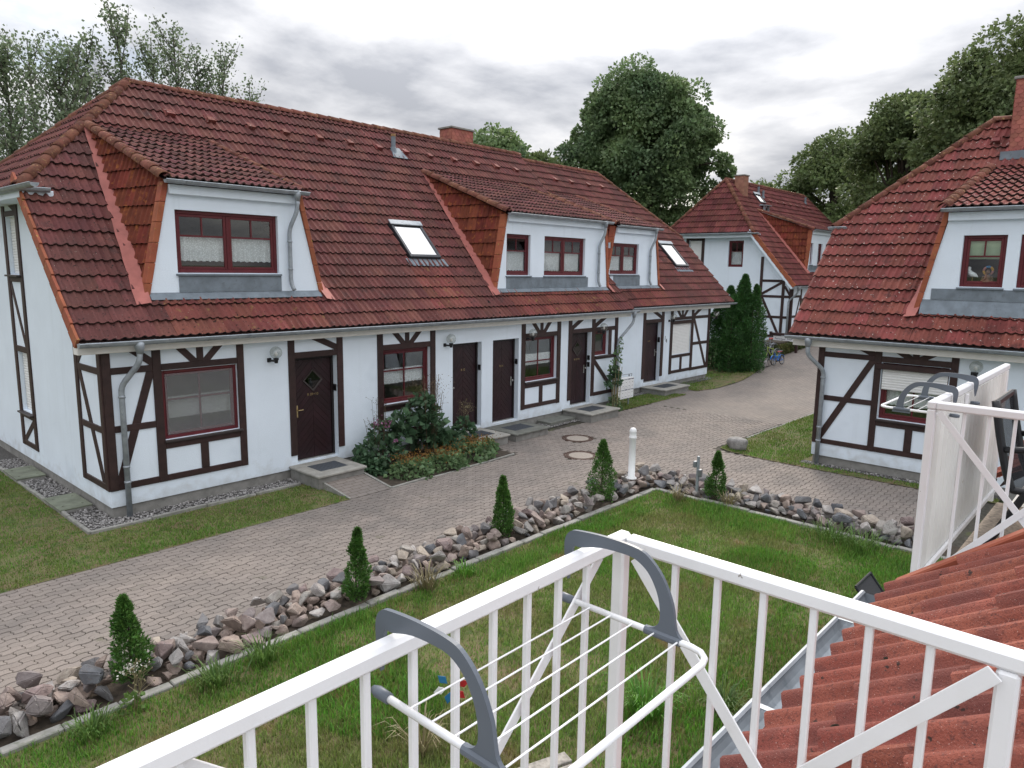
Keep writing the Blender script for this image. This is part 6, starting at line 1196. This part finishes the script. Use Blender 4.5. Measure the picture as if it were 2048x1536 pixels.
# ---------------------------------------------------------------- bicycles
def bicycle(label, loc, rz, s, paint, saddle, wheel=0.33, kid=False, lean=0.08):
    t = thing('bicycle', label, 'bicycle', loc, rz, 'bicycles parked beside the thuja'); t.rotation_euler = (lean, 0, rz); wb = 1.05*s; r = wheel*s
    def torus(x, rr, w, mt, nm, par=None):
        m = MB(); n = 22; m.tube([(x+rr*math.cos(2*PI*k/n), 0, r+rr*math.sin(2*PI*k/n)) for k in range(n+1)], w, 6, False); return m.obj(nm, mt, par or t)
    for x in (0, wb):
        w = torus(x, r-0.02, 0.02*s+0.006, 'rubber', 'wheel'); torus(x, r-0.05*s, 0.011, 'silver_paint', 'rim', w); m = MB()
        for k in range(12): a = PI*k/6; m.tube([(x, 0, r), (x+(r-0.05)*math.cos(a), 0, r+(r-0.05)*math.sin(a))], 0.0025, 3, False)
        m.tube([(x, -0.05, r), (x, 0.05, r)], 0.02, 8); m.obj('spokes', 'silver_paint', w)
    bb = Vector((wb*0.43, 0, r*0.85)); st = Vector((wb*0.33, 0, r+0.42*s)); hd = Vector((wb*0.80, 0, r+0.46*s)); hb = Vector((wb*0.78, 0, r+0.30*s)); q = 0.017
    m = MB(); m.tube([bb, st], q, 8); m.tube([st-Vector((0, 0, 0.06)), hd] if not kid else [st-Vector((0, 0, 0.2*s)), hb], q, 8); m.tube([bb, hb], q*1.15, 8); m.tube([hd+Vector((0, 0, 0.04)), hb-Vector((-0.01, 0, 0.04))], q*1.1, 8)
    for y in (-0.05, 0.05): m.tube([bb, (0, y, r)], 0.010, 6); m.tube([st-Vector((0, 0, 0.05)), (0, y, r)], 0.009, 6); m.tube([hb, (wb, y, r)], 0.012, 6)
    m.obj('frame', paint, t)
    m = MB(); sd = st+Vector((-0.02, 0, 0.12*s)); m.tube([st, sd], 0.012, 6); m.obj('seat_post', 'silver_paint', t); m = MB(); m.hexa([sd+Vector(v) for v in ((-0.14, -0.07, 0), (0.13, -0.02, 0), (0.13, 0.02, 0), (-0.14, 0.07, 0), (-0.14, -0.08, 0.06), (0.13, -0.02, 0.045), (0.13, 0.02, 0.045), (-0.14, 0.08, 0.06))], 0.02); m.obj('saddle', saddle, t)
    hx = hd+Vector((-0.02, 0, 0.16*s)); m = MB(); m.tube([hd, hx], 0.014, 6); m.tube(smooth_path([hx+Vector((-0.12, -0.27, 0.02)), hx+Vector((0.02, -0.16, 0.03)), hx, hx+Vector((0.02, 0.16, 0.03)), hx+Vector((-0.12, 0.27, 0.02))], 4), 0.012, 6); m.obj('handlebar', 'silver_paint', t)
    m = MB(); m.tube([bb+Vector((0, -0.07, 0)), bb+Vector((0, 0.07, 0))], 0.02, 8); m.tube([bb+Vector((0, -0.07, 0)), bb+Vector((0.10, -0.07, -0.12))], 0.009, 5); m.tube([bb+Vector((0, 0.07, 0)), bb+Vector((-0.10, 0.07, 0.12))], 0.009, 5); m.box(bb.x+0.06, bb.x+0.14, -0.15, -0.07, bb.z-0.14, bb.z-0.11); m.lathe(bb+Vector((0, -0.055, 0)), [(0.0, -0.01), (0.07, -0.01), (0.07, 0.01), (0.0, 0.01)], 14); m.obj('crank', 'black', t)
    for x in (0, wb):
        m = MB(); n = 9; a0, a1 = (0.35, 2.6) if x == 0 else (0.3, 2.0); m2 = [(x+(r+0.03)*math.cos(a0+(a1-a0)*k/n), 0, r+(r+0.03)*math.sin(a0+(a1-a0)*k/n)) for k in range(n+1)]
        for a, b in zip(m2, m2[1:]): m.beam(a, b, 0.05, 0.006, (Vector(a)-Vector((x, 0, r))).normalized())
        m.obj('mudguard', paint if kid else 'silver_paint', t)
    return t
bicycle("small blue children's bicycle with red saddle, nearest of the parked bikes", (30.25, 12.0, gz(30.25)), R(172), 0.62, 'blue_paint', 'pink_saddle', 0.32, True)
bicycle('silver adult bicycle behind the blue one, half hidden by the thuja', (31.25, 12.75, gz(31.2)), R(176), 1.0, 'silver_paint', 'pink_saddle', 0.34)
bicycle('lime framed youth bicycle between the blue and the silver bike', (30.75, 12.4, gz(30.7)), R(168), 0.82, 'lime_paint', 'black', 0.33)
t = thing('bike_rack', 'low dark wheel rack on the paving under the bicycles', 'rack', (29.5, 12.6, gz(29.5))); m = MB(); m.tube([(-0.4, -0.3, 0.02), (0.5, -0.3, 0.02)], 0.015, 6); m.tube([(-0.4, 0.1, 0.02), (0.5, 0.1, 0.02)], 0.015, 6); m.obj('base_bars', 'black', t)
for k in range(4): MB().tube(smooth_path([(-0.35+k*0.26, -0.3, 0.02), (-0.35+k*0.26, -0.2, 0.22), (-0.35+k*0.26, 0.0, 0.22), (-0.35+k*0.26, 0.1, 0.02)], 4), 0.008, 6).obj('wheel_hoop', 'black', t)

# ---------------------------------------------------------------- own roof and balcony
mat('moss', (0.035, 0.028, 0.016), 0.98, var=0.3, scale=90, bump=1.0, bscale=200)
OWN = thing('own_house', 'near red tiled roof slope with zinc gutter below the balcony', 'house', (0, 0, 0))
def own_house():
    root = OWN; T = Tiler(Matrix.Identity(4)); s = R(38.5); ey = Vector((0, -math.cos(s), math.sin(s))); n = Vector((-1, 0, 0)).cross(ey)
    for x0, x1, tag_ in ((1.47, 3.585, 0), (6.05, 8.2, 1)):
        mb = MB(); q = [Vector((x1, 0.79, 2.715)), Vector((x0, 0.79, 2.715)), Vector((x0, 0.79, 2.715))+ey*3.2, Vector((x1, 0.79, 2.715))+ey*3.2]; mb.quad(*[v-n*0.02 for v in q]); rf = mb.obj('roof', 'underlay', root)
        T.field(rf, Vector((x1, 0.79, 2.715)), (-1, 0, 0), ey, int((x1-x0)/TW)+1, 3.2, [(x1-x0+0.02, 0, -1, 0)], lambda x, y: 'tile_near')
        if tag_ == 0:
            for xx in (x1+0.045, x0-0.045):
                b0 = Vector((xx, 0.81, 2.735)); MB().beam(b0, b0+ey*3.2, 0.09, 0.07, n, 0.008).obj('side_trim', 'tile_orange', rf)
    T.finish(160, root)
    vs = []; fs = []
    for _ in range(34):
        a = random.uniform(1.5, 3.55); b = TC*random.randint(0, 4)+random.gauss(0.0, 0.02); c = Vector((a, 0.79, 2.715))+ey*b+n*random.uniform(0.03, 0.05); r = random.choice((0.004, 0.006, 0.009, 0.014, 0.02)); m = MB().sphere((0, 0, 0), r, 9, 7)
        k = len(vs); vs += [c+Vector((v.x*random.uniform(0.8, 1.25), v.y*random.uniform(0.8, 1.25), v.z*random.uniform(0.5, 0.8))) for v in m.v]; fs += [tuple(k+i for i in f) for f in m.f]
    obj('moss', mesh_from('moss', vs, fs, 'moss'), root, kind='stuff')
    g = gutter(root, (-4, 0.845, 2.74), (3.45, 0.845, 2.74), (0, 1, 0), 0.066)
    MB().box(-9, 10, -8, 0.5, -0.1, 2.45).obj('lower_wall', 'wall', root)
    MB().box(-9, 10, 0.5, 0.74, 2.46, 2.495).obj('eave_board', 'soffit', root)
    MB().box(-2.4, 1.36, -1.6, 0.78, 2.5, 2.6).obj('balcony_slab', 'balcony_floor', root); MB().box(3.92, 5.95, -1.6, 0.76, 2.5, 2.62).obj('balcony_slab', 'balcony_floor', root)
own_house()
RAIL_Z = 3.6
t = thing('balcony_railing', 'white steel railing of the near balcony with corner post', 'railing', (1.36, 0.885, 2.6)); ox, oy, oz = 1.36, 0.885, 2.6
def rl(x, y, z): return (x-ox, y-oy, z-oz)
def rbox(name, x0, x1, y0, y1, z0, z1, ch=0.007, par=None, m='rail'): a = rl(x0, y0, z0); b = rl(x1, y1, z1); return MB().box(a[0], b[0], a[1], b[1], a[2], b[2], ch).obj(name, m, par or t)
rbox('top_rail', -1.6, 1.383, 0.867, 0.901, 3.565, 3.60, 0.007); rbox('top_rail', 1.347, 1.381, -1.4, 0.8665, 3.5645, 3.5995, 0.007)
rbox('bottom_rail', -1.6, 1.36, 0.870, 0.898, 2.70, 2.73); rbox('bottom_rail', 1.350, 1.378, -1.4, 0.86, 2.70, 2.73)
rbox('corner_post', 1.347, 1.379, 0.868, 0.900, 2.5, 3.5642, 0.005); rbox('post', 1.347, 1.381, 0.112, 0.146, 2.5, 3.5642, 0.005)
for k in range(24): x = 1.228-k*0.0985; rbox('baluster', x-0.007, x+0.007, 0.877, 0.891, 2.731, 3.5655, 0.0022)
for k in range(12):
    y = 0.742-k*0.0998
    if abs(y-0.128) > 0.04: rbox('baluster', 1.357, 1.371, y-0.007, y+0.007, 2.731, 3.565, 0.0022)
def flat(p, q, w=0.035, up=(0, 1, 0), par=None, th=0.006): return MB().beam(rl(*p), rl(*q), th, w, up).obj('brace_bar', 'rail', par or t)
def flatbar(p, q, n, w=0.026, th=0.005):
    p, q, n = Vector(rl(*p)), Vector(rl(*q)), Vector(n); return MB().beam(p, q, w, th, n, 0.001).obj('brace_bar', 'rail', t)
flatbar((1.30, 0.899, 3.555), (0.42, 0.899, 2.74), (0, 1, 0)); flatbar((0.34, 0.899, 3.555), (1.25, 0.9055, 2.74), (0, 1, 0)); flatbar((0.30, 0.899, 3.555), (-0.58, 0.899, 2.74), (0, 1, 0))
flatbar((1.347, 0.835, 3.555), (1.347, 0.15, 2.74), (1, 0, 0), 0.029); flatbar((1.3405, 0.145, 3.56), (1.3405, 0.835, 2.76), (1, 0, 0), 0.029)
def drying_rack(label, X0, Yr, z, inward, loc, par_group='white drying racks hung on the balcony rails'):
    """inward: -1 the rack lies towards smaller y, +1 towards larger y; frame local to loc"""
    t = thing('drying_rack', label, 'drying rack', loc, 0, par_group); s = inward; W = 0.51
    def L(x, y, zz): return Vector((x-loc[0], Yr+s*y-loc[1], zz-loc[2]))
    m = MB(); path = [L(X0, -0.035, z), L(X0, 0.27, z)]+[L(X0+0.045*(1-math.cos(a)), 0.27+0.045*math.sin(a), z) for a in (PI/6, PI/3, PI/2)]
    path += [L(X0+W-0.045+0.045*math.sin(a), 0.27+0.045*math.cos(a), z) for a in (0, PI/6, PI/3, PI/2)]+[L(X0+W, -0.035, z)]; m.tube(path, 0.0068, 10); m.obj('frame_tube', 'tube_white', t, True)
    for x in (X0, X0+W): MB().tube([L(x, -0.062, z), L(x, -0.05, z), L(x, -0.018, z)], [0.007, 0.0105, 0.0095], 10).obj('end_cap', 'plastic_grey', t, True)
    for k in range(5): y = 0.03+k*0.053; MB().tube([L(X0, y, z+0.002), L(X0+W, y, z+0.002)], 0.0018, 6).obj('wire', 'tube_white', t)
    # hook arm outline in the (y, z) plane
    o = [(-0.038, -0.07), (-0.046, -0.01), (-0.043, 0.020), (-0.03, 0.036), (-0.008, 0.042), (0.06, 0.047), (0.13, 0.045), (0.165, 0.034), (0.20, 0.000), (0.225, -0.05), (0.235, -0.10), (0.25, -0.118), (0.25, -0.128)]
    i = [(0.165, -0.128), (0.165, -0.116), (0.185, -0.11), (0.198, -0.09), (0.193, -0.045), (0.172, -0.005), (0.145, 0.016), (0.115, 0.023), (0.05, 0.020), (0.0, 0.0065), (-0.022, 0.003), (-0.026, -0.03), (-0.034, -0.075)]
    o = [(p.x, p.y) for p in smooth_path([(a, b, 0) for a, b in o], 4)]; i = [(p.x, p.y) for p in smooth_path([(a, b, 0) for a, b in i], 4)]
    for x in (X0-0.006, X0+W-0.003):
        A = [L(x, y, RAIL_Z+zz) for y, zz in o]; B = [L(x, y, RAIL_Z+zz) for y, zz in i[::-1]]; n = len(o); m = MB(); e = Vector((0.008, 0, 0)); m.add(A+B+[v+e for v in A]+[v+e for v in B], [f for k in range(n-1) for f in ((k, k+1, n+k+1, n+k), (2*n+k, 3*n+k, 3*n+k+1, 2*n+k+1), (k, 2*n+k, 2*n+k+1, k+1), (n+k, n+k+1, 3*n+k+1, 3*n+k))]+[(0, n, 3*n, 2*n), (n-1, 2*n-1+1-1, 4*n-1, 3*n-1)])
        m.tube([L(x+0.004, 0.165, z), L(x+0.004, 0.245, z)], 0.0095, 10); m.obj('hook_arm', 'plastic_grey', t)
    return t
drying_rack('white drying rack with grey hook arms hung inside the near balcony rail', 0.700, 0.885, 3.478, -1, (0.7, 0.885, 2.6)); drying_rack('white drying rack with grey hook arms hung outside the neighbouring balcony rail', 4.20, 0.80, 3.49, 1, (4.2, 0.8, 2.6))
# neighbour's balcony
t = thing('balcony_railing', 'white railing of the neighbouring balcony with plank screen', 'railing', (3.9, 0.82, 2.62)); ox, oy, oz = 3.9, 0.82, 2.62
rbox('top_rail', 3.88, 5.97, 0.782, 0.822, 3.56, 3.60, 0.007); rbox('top_rail', 3.88, 3.92, -1.2, 0.7815, 3.5595, 3.5995, 0.007); rbox('corner_post', 3.882, 3.918, 0.784, 0.820, 2.62, 3.5592, 0.005); rbox('end_post', 5.925, 5.961, 0.784, 0.820, 2.62, 3.5592, 0.005)
rbox('bottom_rail', 3.93, 5.9, 0.768, 0.7855, 2.70, 2.74); rbox('mid_post', 4.55, 4.566, 0.768, 0.7855, 2.741, 3.558, 0.003)
for k in range(19): x = 3.935+k*0.1045; rbox('plank', x, x+0.0965, 0.786, 0.802+random.uniform(-0.003, 0.003), 2.70, 3.558, 0.004, None, 'plank_white')
for k in range(10):
    y = 0.665-k*0.0998; rbox('baluster', 3.893, 3.907, y-0.007, y+0.007, 2.736, 3.5602, 0.0022)
flatbar((3.886, 0.77, 3.55), (3.886, 0.05, 2.70), (1, 0, 0), 0.029); flatbar((3.8795, 0.05, 3.55), (3.8795, 0.77, 2.70), (1, 0, 0), 0.029)
def garden_chair(label, loc, rz):
    t = thing('garden_chair', label, 'chair', loc, rz, None)
    for s in (-1, 1):
        x = 0.27*s; MB().tube(smooth_path([(x, 0.30, 0.90), (x, 0.25, 0.66), (x, 0.19, 0.45), (x, 0.13, 0.42), (x, -0.22, 0.43)], 5), 0.021, 8).obj('side_frame', 'plastic_black', t, True)
        MB().tube(smooth_path([(x*1.04, 0.23, 0.64), (x*1.06, 0.05, 0.66), (x*1.06, -0.17, 0.65), (x*1.04, -0.24, 0.55), (x, -0.24, 0.40)], 5), 0.018, 8).obj('armrest', 'plastic_black', t, True)
        MB().beam((x, -0.22, 0.44), (x, -0.28, 0.0), 0.05, 0.035, (0, 1, 0), 0.006).obj('leg', 'plastic_black', t); MB().beam((x, 0.10, 0.44), (x, 0.30, 0.0), 0.05, 0.035, (0, 1, 0), 0.006).obj('leg', 'plastic_black', t)
    pts = smooth_path([(0, 0.295, 0.88), (0, 0.25, 0.66), (0, 0.19, 0.46), (0, 0.12, 0.415), (0, -0.22, 0.425)], 5); vs = []
    for p in pts: vs += [(-0.26, p.y, p.z), (0.26, p.y, p.z), (-0.26, p.y+0.006, p.z+0.006), (0.26, p.y+0.006, p.z+0.006)]
    fs = [f for k in range(len(pts)-1) for f in ((4*k, 4*k+1, 4*k+5, 4*k+4), (4*k+2, 4*k+6, 4*k+7, 4*k+3))]; obj('seat_fabric', mesh_from('seat_fabric', vs, fs, 'mesh_back', True), t); MB().tube([(-0.27, 0.30, 0.885), (0.27, 0.30, 0.885)], 0.018, 8).obj('top_bar', 'plastic_black', t); return t
garden_chair('black garden chair with mesh seat on the neighbouring balcony', (4.95, 0.36, 2.62), 0.0)
t = thing('small_table', 'low warm wooden table behind the black chair on the neighbouring balcony', 'table', (5.6, 0.25, 2.62)); MB().box(-0.25, 0.25, -0.3, 0.3, 0.40, 0.43, 0.006).obj('table_top', 'wood_warm', t)
for x in (-0.21, 0.21):
    for y in (-0.26, 0.26): MB().box(x-0.02, x+0.02, y-0.02, y+0.02, 0, 0.40).obj('leg', 'wood_warm', t)
# things in the lawn
t = thing('pinwheel', 'colourful garden pinwheel stuck in the lawn behind the drying rack', 'pinwheel', (4.2, 4.5, 0)); MB().tube([(0, 0, 0), (0, 0, 0.42)], 0.006, 6).obj('stick', 'stalk_brown', t)
for k, mt in enumerate(('pw_red', 'pw_yellow', 'pw_blue', 'white_metal', 'pw_blue', 'pw_red')):
    a = 2*PI*k/6+0.3; d = Vector((math.cos(a)*0.72, -math.cos(a)*0.69, math.sin(a))); c = Vector((-0.03, -0.03, 0.42)); n = Vector((-0.69, -0.72, 0)); s = d.cross(n); MB().prism([c+d*0.05, c+d*0.11+s*0.04, c+d*0.17, c+d*0.11-s*0.04], n, 0.003).obj('vane', mt, t); MB().tube([c, c+d*0.06], 0.003, 4).obj('spoke', 'stalk_brown', t)
m = MB()
t = thing('wooden_board', 'weathered wooden step lying in the grass below the drying rack', 'board', (4.25, 3.45, 0.0), R(-20)); MB().box(-0.3, 0.3, -0.16, -0.03, 0.02, 0.06, 0.006).obj('plank', 'wood_grey', t); MB().box(-0.3, 0.3, 0.0, 0.13, 0.02, 0.06, 0.006).obj('plank', 'wood_grey', t); MB().box(-0.25, -0.18, -0.16, 0.13, -0.02, 0.019).obj('batten', 'wood_grey', t); MB().box(0.18, 0.25, -0.16, 0.13, -0.02, 0.019).obj('batten', 'wood_grey', t)
t = thing('reclining_chair', 'dark fabric garden recliner whose backrest shows above the zinc gutter', 'chair', (8.03, 1.60, 0), 0.0)
vs = []; pts = smooth_path([(0, 0.52, 0.92), (0, 0.30, 0.66), (0, 0.05, 0.40), (0, -0.5, 0.38)], 6)
for p in pts: vs += [(-0.24, p.y, p.z), (0.24, p.y, p.z), (-0.24, p.y+0.01, p.z+0.012), (0.24, p.y+0.01, p.z+0.012)]
obj('seat_fabric', mesh_from('seat_fabric', vs, [f for k in range(len(pts)-1) for f in ((4*k, 4*k+1, 4*k+5, 4*k+4), (4*k+2, 4*k+6, 4*k+7, 4*k+3))], 'mesh_fabric', True), t)
for s in (-1, 1):
    MB().tube([(0.25*s, 0.53, 0.94), (0.25*s, 0.30, 0.66), (0.25*s, 0.05, 0.40), (0.25*s, -0.5, 0.38)], 0.014, 8).obj('side_frame', 'plastic_black', t); MB().tube([(0.25*s, -0.4, 0.40), (0.25*s, 0.2, 0.0)], 0.012, 6).obj('leg', 'plastic_black', t); MB().tube([(0.25*s, 0.1, 0.45), (0.25*s, -0.45, 0.0)], 0.012, 6).obj('leg', 'plastic_black', t)
MB().tube([(-0.25, 0.53, 0.94), (0.25, 0.53, 0.94)], 0.014, 8).obj('top_bar', 'plastic_black', t)
# ornaments behind the upper right window
def gull():
    t = thing('gull_figure', 'white seagull figurine behind the upper window of the right house', 'figurine', (16.62, 2.98, 4.055), PI/2); m = MB()
    m.tube(smooth_path([(-0.10, 0, 0.10), (-0.05, 0, 0.135), (0.02, 0, 0.17), (0.055, 0, 0.225), (0.06, 0, 0.27), (0.085, 0, 0.285)], 4), [0.008, 0.014, 0.022, 0.030, 0.038, 0.043, 0.046, 0.047, 0.046, 0.044, 0.041, 0.037, 0.033, 0.030, 0.029, 0.031, 0.034, 0.033, 0.028, 0.02, 0.012][:21], 12); m.obj('body', 'white_metal', t, True)
    m = MB(); m.tube([(0.095, 0, 0.283), (0.135, 0, 0.277)], [0.009, 0.003], 6); m.obj('beak', 'pw_yellow', t); m = MB()
    for y in (-0.02, 0.02): m.tube([(-0.01, y, 0.0), (-0.01, y, 0.10)], 0.005, 5)
    m.box(-0.05, 0.05, -0.05, 0.05, -0.01, 0.004); m.obj('legs', 'wood_warm', t)
gull()
t = thing('ring_figure', 'small seated figurine with a colourful ring on its head behind the same window', 'figurine', (16.62, 2.72, 4.055), -PI/2)
m = MB(); m.tube(smooth_path([(0, 0, 0.0), (0, 0, 0.07), (0, -0.005, 0.13), (0, -0.01, 0.16)], 3), [0.085, 0.08, 0.075, 0.07, 0.065, 0.06, 0.055, 0.05, 0.03, 0.025][:10], 12); m.sphere((0, -0.02, 0.20), 0.038, 14, 10, 1.15); m.tube(smooth_path([(-0.07, 0, 0.12), (-0.09, -0.05, 0.03), (-0.03, -0.07, 0.08), (-0.02, -0.05, 0.17)], 4), 0.016, 8); m.tube(smooth_path([(0.07, 0, 0.12), (0.09, -0.05, 0.03), (0.0, -0.08, 0.02), (-0.06, -0.08, 0.02)], 4), 0.016, 8); m.obj('body', 'skin_brown', t, True)
for k, mt in enumerate(('pw_yellow', 'pw_blue', 'pink_ornament', 'pw_yellow', 'pw_blue', 'pink_ornament')):
    a0 = 2*PI*k/6; MB().tube([(0.075*math.cos(a0+q*PI/18), 0.005, 0.225+0.075*math.sin(a0+q*PI/18)) for q in range(7)], 0.021, 8).obj('ring_segment', mt, t, True)
